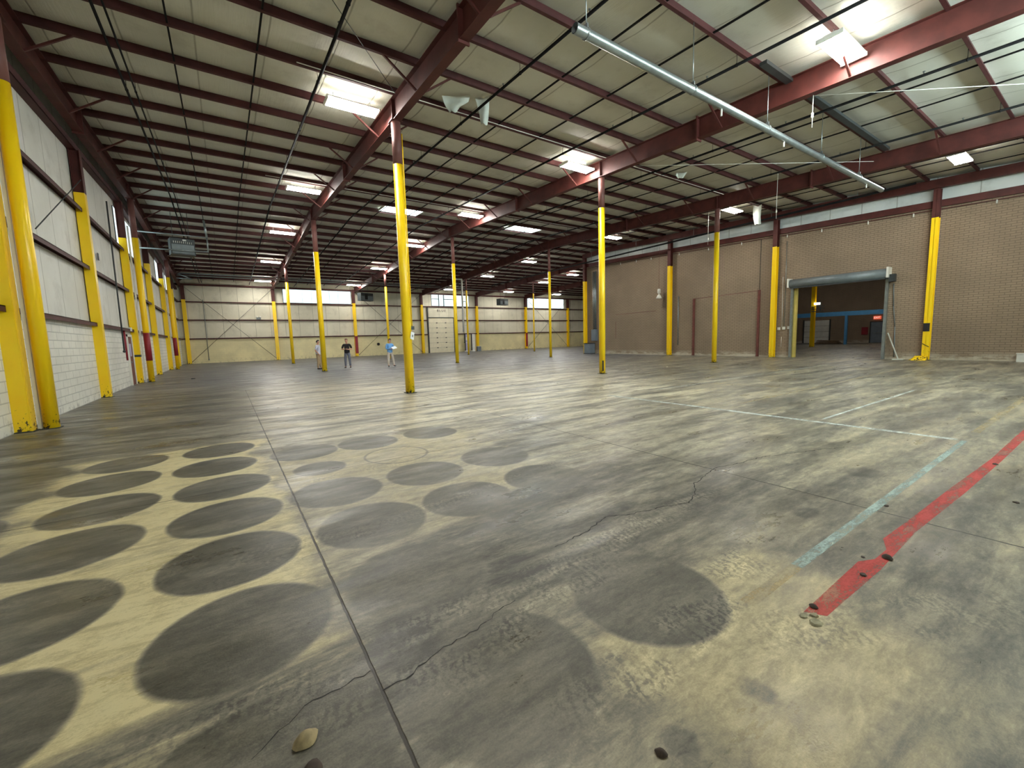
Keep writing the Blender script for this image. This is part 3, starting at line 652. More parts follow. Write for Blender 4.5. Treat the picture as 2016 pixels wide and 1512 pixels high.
for yy, lb in ((5.38, 'yellow column on the brick wall right of the roll-up door, with a flared yellow kick guard'), (12.1, 'yellow column on the brick wall left of the roll-up door'), (19.2, 'yellow column on the brick wall between the two maroon downspouts and the hanging white lamp'), (27.95, 'yellow column at the free end of the brick wall')):
    c = h_col(XB-.28, yy, 'x', lb, 6.45, 7.5+.04*min(yy, RIDGE), d=.28, w=.24)
    if yy < 6:
        g = MB(); g.prism([(-.55, 0), (-.14, 0), (-.14, .42), (-.2, .2), (-.42, .14)], -.16, .4, 'y')
        MB().hexa([(-.5, -.12, 0), (-.14, -.12, 0), (-.14, .5, 0), (-.5, .5, 0), (-.3, -.12, .14), (-.14, -.12, .2), (-.14, .34, .2), (-.3, .34, .14)]).build('kick_guard', 'yellow', c)
        MB().box(-.16, -.142, -.1, .12, 1.34, 1.72).build('scorch_mark', 'black', c)
        MB().bar((-.145, -.12, .62), (-.145, .12, .78), .01, .03).build('strap_mark', 'black', c)
# ------------------------------------------------------------------ ceiling lights
def make_light():
    t_ = thing('fluorescent_light', 'x', 'ceiling light')
    hs = MB().hexa([(-.7, -.212, .068), (.7, -.212, .068), (.7, .212, .068), (-.7, .212, .068), (-.7, -.1, .11), (.7, -.1, .11), (.7, .1, .11), (-.7, .1, .11)]).build('housing', 'white_paint', t_)
    for sx in (-1, 1): MB().box(sx*.70-.02, sx*.70+.02, -.25, .25, .0, .085).build('end_cap', 'white_paint', t_)
    for yy in (-.2, -.07, .07, .2): MB().tube((-.67, yy, .03), (.67, yy, .03), .032, 8, caps=False).build('lamp_tube', 'tube', t_)
    for yy in (-.245, -.135, 0, .135, .245): MB().box(-.68, .68, yy-.004, yy+.004, .03 if abs(yy) < .2 else .045, .075).build('reflector_fin', 'white_paint', hs)
    for xx in (-.5, .5): MB().tube((xx, 0, .11), (xx, 0, .3), .008, 6).build('hanger', 'galv', hs)
    return t_
rows = [(3.52, 'leftmost light row', [4.13, 12.83, 21.6, 30.2, 38.9, 47.9]), (12.0, 'second light row from the left', [4.13, 12.74, 21.42, 30.0, 38.6, 47.8]),
        (23.4, 'light row before the brick wall', [4.13, 12.75, 21.3, 31.3, 38.65, 47.8]), (32.0, 'light row just past the brick corner', [34.9, 39.9, 47.5]), (40.6, 'light row farthest right', [38.6, 47.8])]
ORD = ['nearest', 'second nearest', 'third nearest', 'fourth nearest', 'fifth nearest', 'farthest']
src = None
for x, nm, ys_ in rows:
    vis = [y for y in ys_ if not (y < 5 and x < 5)]
    for y in ys_:
        z = rafz(y)+.33
        lb = ('bright white fluorescent ceiling light, %s of the %s' % (ORD[vis.index(y)] if y != vis[-1] or len(vis) < 3 else 'farthest', nm)) if y in vis else 'bright white fluorescent ceiling light overhead behind the view, left side'
        if src is None: src = make_light(); src.location = (x, y, z); src['label'] = lb; src['group'] = 'fluorescent ceiling lights'
        else: dup(src, (x, y, z), lb)
# lights added out of view to brighten the storeroom
for x, y in ((33.5, 9.0), (49.0, 15.0)):
    dup(src, (x, y, rofz(y)-.3), 'added out-of-view fluorescent light that brightens the storeroom, %s of the two' % ('nearer' if x < 40 else 'farther'))
# conduits feeding the lights, running along the purlins
for yy, lb in ((12.0, 'white electrical conduit along the purlin above the nearest yellow column'), (21.3, 'white electrical conduit along the purlin over the second nearest lights'), (4.3, 'white electrical conduit along the purlin at the large light on the upper right')):
    m_ = MB().tube((2.0, yy-.12, purz(yy)+.0), (25, yy-.12, purz(yy)+.0), .013, 8)
    tag(m_.build('electrical_conduit', 'white_paint', None, (2, yy, purz(yy))), lb, 'conduit')
# ------------------------------------------------------------------ the big grey pipe
gp = thing('steel_pipe', 'large shiny grey steel pipe hung on thin rods on the upper right', 'pipe', (5.35, 5.7, 6.76))
pm = MB(); pm.tube((5.35, 5.7, 6.76), (20.9, 5.7, 6.72), .085, 20, caps=False); pm.tube((5.35, 5.7, 6.76), (5.45, 5.7, 6.76), .068, 20, caps=False)
pm.build('pipe', 'galv', gp, (5.35, 5.7, 6.76))
MB().tube((5.5, 5.7, 6.76), (5.501, 5.7, 6.76), .07, 16).build('pipe_bore', 'black', gp, (5.35, 5.7, 6.76))
for x in (5.62, 8.77, 12.05, 15.4, 18.55):
    MB().tube((x, 5.7, 6.84), (x, 5.7, purz(5.7)+.02), .009, 8).build('hanger_rod', 'galv', gp, (x, 5.7, 6.76))
    MB().tube((x-.02, 5.7, 6.757), (x+.02, 5.7, 6.757), .097, 16).box(x-.015, x+.015, 5.66, 5.74, 6.84, 6.92).build('clamp', 'galv', gp, (x, 5.7, 6.76))
for x in (9.9, 13.0, 19.3): MB().tube((x, 5.7, 6.52), (x, 5.7, 6.68), .022, 8).build('pipe_nipple', 'white_paint', gp, (x, 5.7, 6.6))
# dark light-track channel beside a purlin
tag(MB().box(11.4, 20.6, 5.45, 5.62, purz(5.5)-.09, purz(5.5)-.005).build('steel_channel', 'dark_metal', None, (11.4, 5.5, purz(5.5))), 'dark steel channel fixed beside the purlin above the grey pipe', 'channel')
# yellow and pale hangers from beams
for x, y, z0, z1, lb in ((12.88, 5.0, 6.7, 7.485, 'short pale rod with yellow clip hanging from the second roof beam'), (19.8, 8.87, 6.3, 8.25, 'thin pale rod hanging beside the third roof beam behind the grey pipe'), (22.5, 13.55, 6.4, 8.44, 'thin pale rod hanging near the white flap by the brick wall')):
    tag(MB().tube((x, y, z0), (x, y, z1), .01, 6).box(x-.025, x+.025, y-.02, y+.02, z0+.25, z0+.36).build('hanging_rod', 'white_paint', None, (x, y, z0)), lb, 'rod')
# cables
for p, q, lb in (((12.9, 5.6, 7.72), (18.0, 1.6, 7.66), 'thin white cable strung across at the upper right under the roof beam'), ((13.0, 11.4, 7.95), (20.6, 5.9, 7.75), 'thin white cable strung behind the grey pipe')):
    tag(MB().tube(p, q, .009, 6).build('cable', 'white_paint', None, p), lb, 'cable')
# diagonal rod braces at roof
for k, (p, q) in enumerate((((.9, 7.6, purz(7.6)-.01), (4.45, 11.9, purz(11.9)-.01)),)):
    tag(MB().tube(p, q, .008, 6).build('brace_rod', 'dark_metal', None, p), 'thin dark diagonal brace rod under the roof left of the first beam', 'brace rod')
# ------------------------------------------------------------------ torn insulation flaps
def flap(pts, loc, label, th=.02, rz=0.0, seed=1):
    rnd = random.Random(seed); n = 8; m_ = MB()
    # pts: outline strip  (half width, z) from top to bottom
    V = []
    for i, (w0, w1, z) in enumerate(pts):
        for k in range(n+1):
            u = k/n; xx = w0+(w1-w0)*u
            V.append((xx, .05*math.sin(u*5+i*.7)+rnd.uniform(-.008, .008)+.04*math.sin(i), z + .02*math.sin(u*7)))
    base = len(V); V2 = [(a, b+th, c) for a, b, c in V]; m_.v = V+V2
    for i in range(len(pts)-1):
        for k in range(n):
            a = i*(n+1)+k; f = (a, a+1, a+n+2, a+n+1); m_.f += [f, tuple(base+q for q in f[::-1])]; m_.sm += [True, True]
    o = m_.build('insulation_flap', 'flap', None); o.location = loc; o.rotation_euler = (0, 0, rz)
    return tag(o, label, 'insulation flap')
flap([(.0, .42, .12), (.05, .40, -.05), (.1, .38, -.25), (.12, .36, -.45), (.15, .33, -.62)], (6.45, 11.0, rofz(11)-.24), 'torn white insulation strip dangling from the roof right of the nearest column, longer one', .02, -.6, 2)
flap([(-.3, .5, .14), (-.26, .44, .0), (-.2, .2, -.12), (-.1, .08, -.28)], (5.9, 11.3, rofz(11.3)-.25), 'torn white insulation piece bulging from the roof next to the longer dangling strip', .03, -.5, 3)
flap([(-.2, .2, .15), (-.2, .18, -.2), (-.17, .17, -.5), (-.1, .2, -.85)], (24.6, 11.99, 8.24), 'white insulation strip hanging down before the brick wall by the light', .02, -1.0, 4)
flap([(-.2, .25, .08), (-.2, .2, 0), (-.1, .1, -.14)], (16.8, 11.4, rofz(11.4)-.18), 'small white insulation tatter under the roof left of the grey pipe', .02, -.7, 5)
# ------------------------------------------------------------------ heaters
def heater(loc, rz, label, louver=True, w=.95):
    h = thing('unit_heater', label, 'heater', loc, 'ceiling unit heaters', rz)
    MB().box(-w/2, w/2, -.35, .35, -.42, .42).build('body', 'dark_metal', h)
    f = MB().box(-w/2+.05, w/2-.05, -.37, -.35, -.36, .1); f.build('grille', 'grey_metal', h)
    if louver:
        for k in range(10): MB().box(-.4+k*.085, -.375+k*.085, -.38, -.36, .16, .26).build('slot', 'white_paint', h)
        MB().box(.0, .16, -.37, -.352, .3, .37).build('badge', 'white_paint', h)
    else: MB().box(-.3, .05, -.385, -.37, -.3, .3).build('fan_opening', 'black', h)
    for xx in (-.35, .35): MB().tube((xx, 0, .42), (xx, 0, purz(loc[1])-loc[2]+.01), .012, 6).build('hanger_rod', 'dark_metal', h)
    return h
heater((-1.5, 29.15, 6.92), .2, 'dark grey unit heater with a row of pale slots hanging near the left wall', True, 1.05)
heater((13.2, 47.87, 6.55), .3, 'dark unit heater hanging right of the leftmost far window', False, 1.5)
heater((31.2, 47.87, 6.45), .2, 'dark unit heater hanging right of the dock door by the far wall', False, 1.5)
# heater gas pipes and flue loop
lp = thing('conduit_loop', 'pale pipe loop reaching from the left wall to the grey unit heater', 'pipe', (-3.2, 29, 7.5))
MB().path([(-3.35, 28.6, 7.48), (-.35, 28.6, 7.46), (-.35, 28.6, 6.7), (-3.35, 28.6, 6.66)], .035).build('pipe', 'galv', lp, (-3.2, 29, 7.5))
MB().path([(-.35, 28.6, 7.46), (-.42, 28.6, 8.35)], .05).build('riser', 'galv', lp, (-3.2, 29, 7.5))
fp = thing('far_conduit_run', 'long pale double pipe running across below the roof near the far wall', 'pipe', (-2.9, 45, 7.7))
MB().path([(-2.9, 45, 7.35), (-1.9, 45, 7.3), (-2.9, 45, 7.76), (24, 45, 7.74)], .045).build('pipe', 'galv', fp, (-2.9, 45, 7.7))
MB().tube((-2.9, 45.2, 7.6), (40, 45.2, 7.58), .035, 8).build('pipe', 'galv', fp, (-2.9, 45, 7.7))
# ------------------------------------------------------------------ left wall details
dr = bpy.data.objects.new('door_1', None); COL.objects.link(dr); dr.location = (XL, 24.1, 0); tag(dr, 'maroon personnel door in the left wall beside the red-banded column', None, None, 'structure')
MB().box(XL-.01, XL+.04, 24.2, 25.1, 0.01, 2.1).build('door_leaf', 'rust_pipe', dr, (XL, 24.1, 0))
MB().box(XL, XL+.07, 24.1, 24.2, 0, 2.2).box(XL, XL+.07, 25.1, 25.2, 0, 2.2).box(XL, XL+.07, 24.1, 25.2, 2.1, 2.2).build('door_frame', 'white_paint', dr, (XL, 24.1, 0))
MB().box(XL+.04, XL+.046, 24.45, 24.85, 1.25, 1.8).build('door_window', 'lavender', dr, (XL, 24.1, 0))  # bluish glare on the glass put into the pane colour
MB().tube((XL+.04, 24.3, 1.0), (XL+.11, 24.3, 1.0), .03, 10).build('door_knob', 'galv', dr, (XL, 24.1, 0))
tag(MB().tube((-3.42, 23.45, 1.1), (-3.42, 23.45, 2.36), .035, 8).build('red_pipe', 'red_paint', None, (-3.42, 23.45, 1.1)), 'short dark red pipe on the white block wall left of the maroon door', 'pipe')
tag(MB().tube((-3.3, 22.2, 1.5), (-3.3, 22.4, 7.2), .025, 8).ball((-3.3, 22.2, 1.48), .05).build('pull_cord', 'dark_metal', None, (-3.3, 22.2, 1.5)), 'dark thin conduit hanging down the left wall from the girt, ending in a knob', 'conduit')
tag(MB().box(XL, XL+.16, 24.45, 24.75, 2.34, 2.5).ball((XL+.1, 24.6, 2.42), .09).build('exit_lamp', 'white_paint', None, (XL, 24.6, 2.4)), 'small white lamp above the maroon door', 'lamp')
tag(MB().box(XL, XL+.02, 20.9, 21.05, 4.75, 5.0).build('wall_bracket', 'dark_metal', None, (XL, 21, 4.8)), 'small wire bracket on the upper left wall', 'bracket')
tag(MB().tube((-3.3, 14.0, 4.3), (-3.3, 18.8, 6.85), .014, 6).build('brace_rod', 'dark_metal', None, (-3.34, 14, 4.3)), 'thin diagonal brace rod on the left wall between the first two wall columns', 'brace rod')
# ------------------------------------------------------------------ far wall details
dd = bpy.data.objects.new('door_2', None); COL.objects.link(dd); dd.location = (21.7, YB, 0); tag(dd, 'pale sectional dock door in the far wall under the painted word', None, None, 'structure')
MB().box(21.62, 25.38, YB+.04, YB+.1, 0, 4.52).build('light_blocker', 'dark_metal', dd, (21.7, YB, 0))  # added dark sheet that stops outside light leaking between the panels
for k in range(7):
    z0 = k*4.5/7; MB().box(21.75, 25.3, YB-.02, YB+.03, z0+.008, z0+4.5/7-.008).build('panel', 'door_pale', dd, (21.7, YB, 0))
MB().box(21.6, 21.75, YB-.12, YB+.05, 0, 5.95).box(25.3, 25.4, YB-.12, YB+.05, 0, 4.55).box(21.6, 25.4, YB-.1, YB+.05, 4.5, 4.57).build('door_frame', 'dark_metal', dd, (21.7, YB, 0))
for k in range(1, 7):
    for xx in (22.9, 24.15): MB().box(xx-.09, xx+.09, YB-.06, YB-.02, k*4.5/7-.05, k*4.5/7+.05).build('hinge', 'dark_metal', dd, (21.7, YB, 0))
MB().box(21.75, 25.3, YB-.004, YB+.05, .0, .03).build('seal', 'black', dd, (21.7, YB, 0))
def text(s, size, loc, rot, mat, name, parent=None, ext=.004, sp=1.0):
    cu = bpy.data.curves.new(name, 'FONT'); cu.body = s; cu.size = size; cu.extrude = ext; cu.align_x = 'CENTER'; cu.align_y = 'CENTER'; cu.space_character = sp
    to = bpy.data.objects.new(name+'_tmp', cu); COL.objects.link(to)
    dg = bpy.context.evaluated_depsgraph_get(); me = bpy.data.meshes.new_from_object(to.evaluated_get(dg))
    bpy.data.objects.remove(to, do_unlink=True)
    me.materials.clear(); me.materials.append(M[mat]); o = bpy.data.objects.new(name, me); COL.objects.link(o)
    o.location = loc; o.rotation_euler = rot
    if parent: o.parent = parent; o.location = Vector(loc)-wloc(parent)
    return o
o = text('BLUE', .42, (23.65, YB-.01+.04, 5.42), (math.pi/2, 0, 0), 'black', 'painted_lettering', None, .012, 1.5); tag(o, 'black stencilled word painted above the dock door', 'lettering')
for x0, x1, lb in ((-2.8, 4.4, 'cross brace of thin rods on the far wall by the left corner'), (12.8, 20.7, 'cross brace of thin rods on the far wall left of the dock door'), (37.3, 45.2, 'cross brace of thin rods on the far wall under the rightmost window')):
    br = thing('cross_brace', lb, 'brace', (x0, YB-.16, 0), None)
    MB().tube((x0, YB-.23, .15), (x1, YB-.23, 7.3), .018, 6).build('brace_rod', 'dark_metal', br, (x0, YB-.16, 0)); MB().tube((x0, YB-.27, 7.3), (x1, YB-.27, .15), .018, 6).build('brace_rod', 'dark_metal', br, (x0, YB-.16, 0))
el = thing('emergency_light', 'small twin-head emergency light on the far wall girt left of the leftmost window', 'emergency light', (3.05, YB-.2, 4.35))
MB().box(-.2, .2, -.06, .06, -.1, .1).build('case', 'grey_metal', el)
for s in (-1, 1): MB().ball((s*.14, -.06, .14), .09, 10, 8).build('lamp_head', 'white_paint', el)
for x, z0, z1, lb in ((-1.45, .35, 6.15, 'thin pale drop pipe on the far wall near the left corner'), (16.36, 2.1, 7.3, 'thin dark drop pipe on the far wall above the man in the blue shirt'), (26.75, 1.2, 5.9, 'thin dark drop pipe right of the dock door')):
    tag(MB().tube((x, YB-.17, z0), (x, YB-.17, z1), .028, 8).box(x-.06, x+.06, YB-.215, YB-.125, z0-.06, z0+.05).build('drop_pipe', 'dark_metal' if x > 0 else 'grey_metal', None, (x, YB-.17, z0)), lb, 'pipe')
tag(MB().ball((15.2, YB-.065, 1.35), .17, 12, 8, (1, .35, 1)).build('round_fitting', 'black', None, (15.2, YB-.065, 1.35)), 'round black object on the cream wall beside the nearest yellow column', 'wall fitting')  # unidentified round black fitting
# white riser pipe next to the far slim column
rp = MB().path([(19.9, 39.3, 7.75), (20.62, 39.2, 7.75), (20.62, 39.2, 2.4)], .09).bar((20.62, 39.2, 3.0), (20.88, 38.965, 3.0), .04, .06).bar((20.62, 39.2, 5.5), (20.88, 38.965, 5.5), .04, .06)
tag(rp.build('white_riser_pipe', 'white_paint', None, (20.62, 39.2, 2.4)), 'white vertical pipe with an elbow at the top beside the slim far column', 'pipe')
# two tall narrow panels
for x, mt, lb in ((26.35, 'lavender', 'tall narrow lavender and white post on a round foot, left one beside the far wall'), (27.3, 'white_paint', 'tall narrow bright white post on a round foot, right one beside the far wall')):
    w = thing('dock_post', lb, 'post', (x, 49.3, 0))
    MB().box(-.22, .22, -.12, .12, .1, 2.3).build('post_body', mt, w); MB().lathe([(0, .0), (.34, 0), (.34, .08), (.26, .16), (0, .16)], 20).build('post_foot', 'white_paint', w)
    MB().box(-.26, -.22, -.13, .13, .1, 2.3).build('edge_strip', 'dark_metal', w)
    if mt == 'lavender': MB().box(-.23, .23, -.125, .125, 1.15, 1.22).build('band', 'white_paint', w); MB().box(-.22, .22, -.13, .11, 1.5, 1.9).build('upper_wrap', 'white_paint', w)
bx = thing('grey_bin', 'small pale grey bin standing right of the two tall posts', 'bin', (28.25, 49.5, 0)); MB().prism([(-.25, -.2), (.25, -.2), (.25, .2), (-.25, .2)], 0, .62).build('body', 'bluegrey', bx); MB().box(-.28, .28, -.23, .23, .62, .68).build('lid', 'white_paint', bx)
# ------------------------------------------------------------------ brick wall details
rd = thing('roll_up_door', 'grey coiled roll-up door above the big opening in the brick wall', 'roll-up door', (XB, 9.1, 0))
MB().tube((XB-.26, OY0-.1, 4.2), (XB-.26, OY1+.1, 4.2), .25, 28).build('coil_hood', 'grey_metal', rd, (XB, 9.1, 0))
MB().bar((XB-.36, OY0-.05, 3.96), (XB-.36, OY1+.05, 3.96), .12, .06).build('bottom_bar', 'dark_metal', rd, (XB, 9.1, 0))
for yy in (OY0-.14, OY1+.14): MB().box(XB-.52, XB, yy-.04, yy+.04, 4.0, 4.5).build('end_bracket', 'white_paint', rd, (XB, 9.1, 0))
MB().box(XB-.34, XB-.1, OY0-.4, OY0-.16, 3.8, 4.15).build('motor', 'dark_metal', rd, (XB, 9.1, 0))
MB().box(XB-.14, XB+.02, OY0-.12, OY0, 0, 4.0).build('guide_rail', 'galv', rd, (XB, 9.1, 0)); MB().box(XB-.14, XB+.02, OY1, OY1+.12, 0, 4.0).build('guide_rail', 'galv', rd, (XB, 9.1, 0))
MB().box(XB+.02, XB+.2, OY1-.14, OY1, 0, 4.0).build('jamb', 'cream_jamb', rd, (XB, 9.1, 0))['label'] = 'cream yellow steel jamb'
for yy, z1, lb in ((17.4, 3.95, 'maroon downspout on the brick wall, left of the two'), (13.05, 4.08, 'maroon downspout on the brick wall, right of the two, under a thin line')):
    ds = thing('wall_downspout', lb, 'downspout', (XB-.06, yy, 0)); MB().box(-.05, .06, -.06, .06, 0.02, z1).build('pipe', 'rust_pipe', ds); MB().box(-.06, .06, -.07, .07, .02, .08).build('foot', 'rust_pipe', ds)
    if yy < 15: MB().tube((0.02, 0, z1), (0.02, 0, 7.1), .012, 6).build('thin_line', 'dark_metal', ds)
tag(MB().tube((XB-.04, 18.65, .75), (XB-.04, 18.65, 4.25), .03, 8).build('wall_conduit', 'galv', None, (XB-.04, 18.65, .75)), 'pale grey conduit on the brick wall just right of a yellow wall column', 'conduit')
cb = thing('switch_box_row', 'row of four small white switch boxes on the brick wall beside the opening', 'switch boxes', (XB-.03, 11.6, 1.7))
for k in range(4): MB().box(-.04, .03, -.07, .07, -.08, .08).build('switch_box', 'white_paint', cb).location = (0, .55-k*.27, .02*k-.03)
MB().tube((0, .12, .08), (0, .16, 3.0), .014, 6).tube((0, .12, -.5), (0, .12, -1.1), .01, 6).build('conduit', 'white_paint', cb); MB().tube((0, 0, .08), (0, .02, 5.0), .016, 6).build('conduit', 'galv', cb)
cb2 = thing('electrical_cabinet', 'blue-grey electrical cabinet with conduits near the free end of the brick wall', 'electrical panel', (XB-.14, 26.95, 1.2))
MB().box(-.12, .12, -.28, .28, -.05, .95).build('cabinet_body', 'bluegrey', cb2); MB().box(-.135, -.12, -.25, .25, 0, .9).build('cabinet_door', 'bluegrey', cb2)
for d_ in (-.16, -.05, .06, .2): MB().tube((.05, d_, .95), (.05, d_, 6.0), .035, 8).build('conduit', 'galv', cb2)
tf = thing('transformer_box', 'squat blue-grey box standing on the floor at the brick wall corner', 'electrical box', (XB-.35, 27.38, 0)); MB().box(-.3, .3, -.38, .38, .05, .9).build('case', 'bluegrey', tf); MB().box(-.33, .33, -.41, .41, .9, .95).build('lid', 'black', tf); MB().box(-.31, .31, -.4, .4, 0, .05).build('plinth', 'black', tf)
pl = thing('hanging_lamp', 'small white pendant lamp hanging on a cord before the brick wall', 'lamp', (XB-.45, 20.0, 4.2))
MB().lathe([(.0, .72), (.1, .7), (.12, .6), (.12, .42), (.05, .36), (.04, .3)], 16).build('socket_housing', 'white_paint', pl); MB().lathe([(.05, .3), (.1, .26), (.17, .12), (.2, .0), (.19, .0), (.16, .12), (.04, .25)], 20).build('shade', 'white_paint', pl); MB().tube((0, 0, .72), (0, 0, 3.75), .01, 6).build('cord', 'rust_pipe', pl)
tl = thing('sprinkler_branch', 'thin dark pipe with small pale heads along the top of the brick wall', 'pipe', (XB-.25, 2, 6.6))
MB().bar((XB-.08, -1, btop(-1)-.1), (XB-.08, 27.8, btop(27.8)-.1), .03, .03).build('pipe', 'maroon', tl, (XB-.25, 2, 6.6))
for yy in (3.6, 6.2, 7.9, 9.9, 11.6, 14.2, 16.4, 18.6, 21, 22.4, 24, 25.8): MB().tube((XB-.08, yy, btop(yy)-.26), (XB-.08, yy, btop(yy)-.1), .03, 8).build('sprinkler_head', 'white_paint', tl, (XB-.25, yy, 6.6))
tag(MB().bar((XB-.05, 6.85, 1.3), (XB-.45, 6.3, .02), .035, .035).box(XB-.6, XB-.3, 6.1, 6.5, 0, .04).build('push_broom', 'flap', None, (XB-.4, 6.3, 0)), 'pale broom handle leaning against the brick wall right of the opening', 'broom')
tag(MB().path([(XB-.05, 6.75, 3.7), (XB-.06, 6.7, 2.6), (XB-.05, 6.6, 1.6), (XB-.08, 6.55, .1)], .02).build('hanging_hose', 'grey_metal', None, (XB-.05, 6.7, 3.7)), 'thin dark cord hanging down the brick wall right of the opening', 'cord')
tag(MB().box(XB-.35, XB-.05, 2.2, 2.62, 0, .32).box(XB-.37, XB-.03, 2.18, 2.64, .32, .35).build('white_box', 'white_paint', None, (XB-.2, 2.4, 0)), 'small white box on the floor at the right picture edge', 'box')
# ------------------------------------------------------------------ storeroom behind the opening
bp = thing('blue_beam_frame', 'blue painted steel beam on a post inside the storeroom', 'steel frame', (52, 16.3, 0))
MB().box(51.9, 52.1, 6, 26, 2.9, 3.33).build('beam', 'blue_paint', bp, (52, 16.3, 0)); MB().box(51.9, 52.1, 16.2, 16.42, 0, 2.9).build('post', 'blue_paint', bp, (52, 16.3, 0))
h_col(44.84, 16.6, 'x', 'yellow column standing inside the storeroom', 8.2, 8.7, d=.3, w=.3)
sd = bpy.data.objects.new('door_3', None); COL.objects.link(sd); sd.location = (57.9, 19.7, 0); tag(sd, 'white sectional door at the back of the storeroom', None, None, 'structure')
for k in range(4): MB().box(57.92, 58.0, 19.75, 22.3, .03+k*.66, .66+k*.66).build('panel', 'white_paint', sd, (57.9, 19.7, 0))
MB().box(57.86, 58, 19.65, 19.75, 0, 2.75).box(57.86, 58, 22.3, 22.4, 0, 2.75).build('door_frame', 'dark_metal', sd, (57.9, 19.7, 0))
sd = bpy.data.objects.new('door_4', None); COL.objects.link(sd); sd.location = (57.9, 14.2, 0); tag(sd, 'dark grey door under the exit sign in the storeroom', None, None, 'structure')
MB().box(57.93, 58, 14.3, 15.95, 0.02, 2.2).build('door_leaf', 'bluegrey', sd, (57.9, 14.2, 0)); MB().box(57.88, 57.94, 14.5, 15.7, 1.02, 1.08).build('push_bar', 'galv', sd, (57.9, 14.2, 0))
MB().box(57.9, 58, 14.2, 14.3, 0, 2.3).box(57.9, 58, 15.95, 16.05, 0, 2.3).box(57.9, 58, 14.2, 16.05, 2.2, 2.3).build('door_frame', 'dark_metal', sd, (57.9, 14.2, 0))
ex = thing('exit_sign', 'lit red exit sign above the dark door in the storeroom', 'exit sign', (57.85, 15.45, 2.68)); MB().box(-.05, .15, -.3, .3, -.17, .17).build('sign_case', 'red_sign', ex)
text('EXIT', .25, (57.79, 15.45, 2.68), (math.pi/2, 0, -math.pi/2), 'sign_dark', 'letters', ex, .004)
tag(MB().box(57.9, 57.99, 16.2, 16.75, .9, 1.7).build('fire_cabinet', 'red_paint', None, (57.9, 16.4, .9)), 'dark red cabinet on the storeroom back wall beside the dark door', 'cabinet')
bs = thing('board_pile', 'pile of brown boards lying on the storeroom floor before the white door', 'boards', (53.8, 18.4, 0))
for k in range(4): MB().hexa([(-.6, -1.1+.1*k, .03+.09*k), (.6, -1.1+.1*k, .03+.09*k), (.6, 1.0-.05*k, .03+.11*k), (-.6, 1.0-.05*k, .03+.11*k), (-.6, -1.1+.1*k, .08+.09*k), (.6, -1.1+.1*k, .08+.09*k), (.6, 1.0-.05*k, .09+.11*k), (-.6, 1.0-.05*k, .09+.11*k)]).build('board', 'wood', bs)
lm = thing('shelf_lamp', 'bright lamp with pale bars mounted on the storeroom column', 'lamp', (44.63, 16.3, 3.7))
MB().box(-.1, .1, -.3, .15, .12, .3).build('lamp_head', 'tube_soft', lm)
for z in (-.05, -.25, -.45): MB().box(-.05, .05, -.6, .35, z-.03, z+.03).build('bar', 'grey_metal', lm)
MB().box(-.04, .04, -.35, -.28, -.5, .35).build('stem', 'grey_metal', lm)
# ------------------------------------------------------------------ floor paint
def stripe(poly, mat, label, z=.0016):
    x0 = sum(p[0] for p in poly)/len(poly); y0 = sum(p[1] for p in poly)/len(poly)
    o = MB().quad(*[(a, b, z) for a, b in poly]).build('floor_stripe', mat, None, (x0, y0, 0)); return tag(o, label, 'floor marking')
stripe([(2.52, .91), (2.58, .82), (3.38, .80), (4.2, .815), (5.6, .765), (7.24, .73), (8.9, .71), (10.6, .69), (10.6, .78), (8.9, .805), (7.24, .815), (5.6, .875), (4.4, .905), (3.9, .925), (3.72, .86), (3.50, .865), (3.38, .92)], 'p_red', 'worn red painted stripe on the concrete at the lower right')
stripe([(3.0, 1.10), (8.15, 1.14), (8.15, 1.20), (3.0, 1.17)], 'p_cyan', 'worn pale blue painted stripe beside the red stripe')
stripe([(2.35, 1.09), (3.0, 1.10), (3.0, 1.17), (2.35, 1.17)], 'p_yel', 'worn yellow remnant at the near end of the pale blue stripe')
stripe([(8.13, 1.24), (8.24, 1.24), (8.24, 7.6), (8.13, 7.6)], 'p_white', 'faded white line crossing away from the pale blue stripe')
stripe([(8.9, 1.13), (14, 1.13), (14, 1.22), (8.9, 1.22)], 'p_yel', 'faded yellow line continuing from the pale blue stripe')
stripe([(9.2, 4.66), (21, 4.76), (21, 4.84), (9.2, 4.74)], 'p_yel', 'long faded yellow line running towards the roll-up door')
stripe([(12.55, 4.8), (12.63, 4.8), (12.2, 9.5), (12.12, 9.5)], 'p_yel', 'faded yellow cross line on the floor at mid distance')
stripe([(8.5, 2.9), (14, 2.9), (14, 2.95), (8.5, 2.95)], 'p_white', 'faint white line parallel to the red stripe at mid distance')
stripe([(10, 7.4), (22, 7.5), (22, 7.56), (10, 7.46)], 'p_white', 'faint white line in front of the roll-up door')
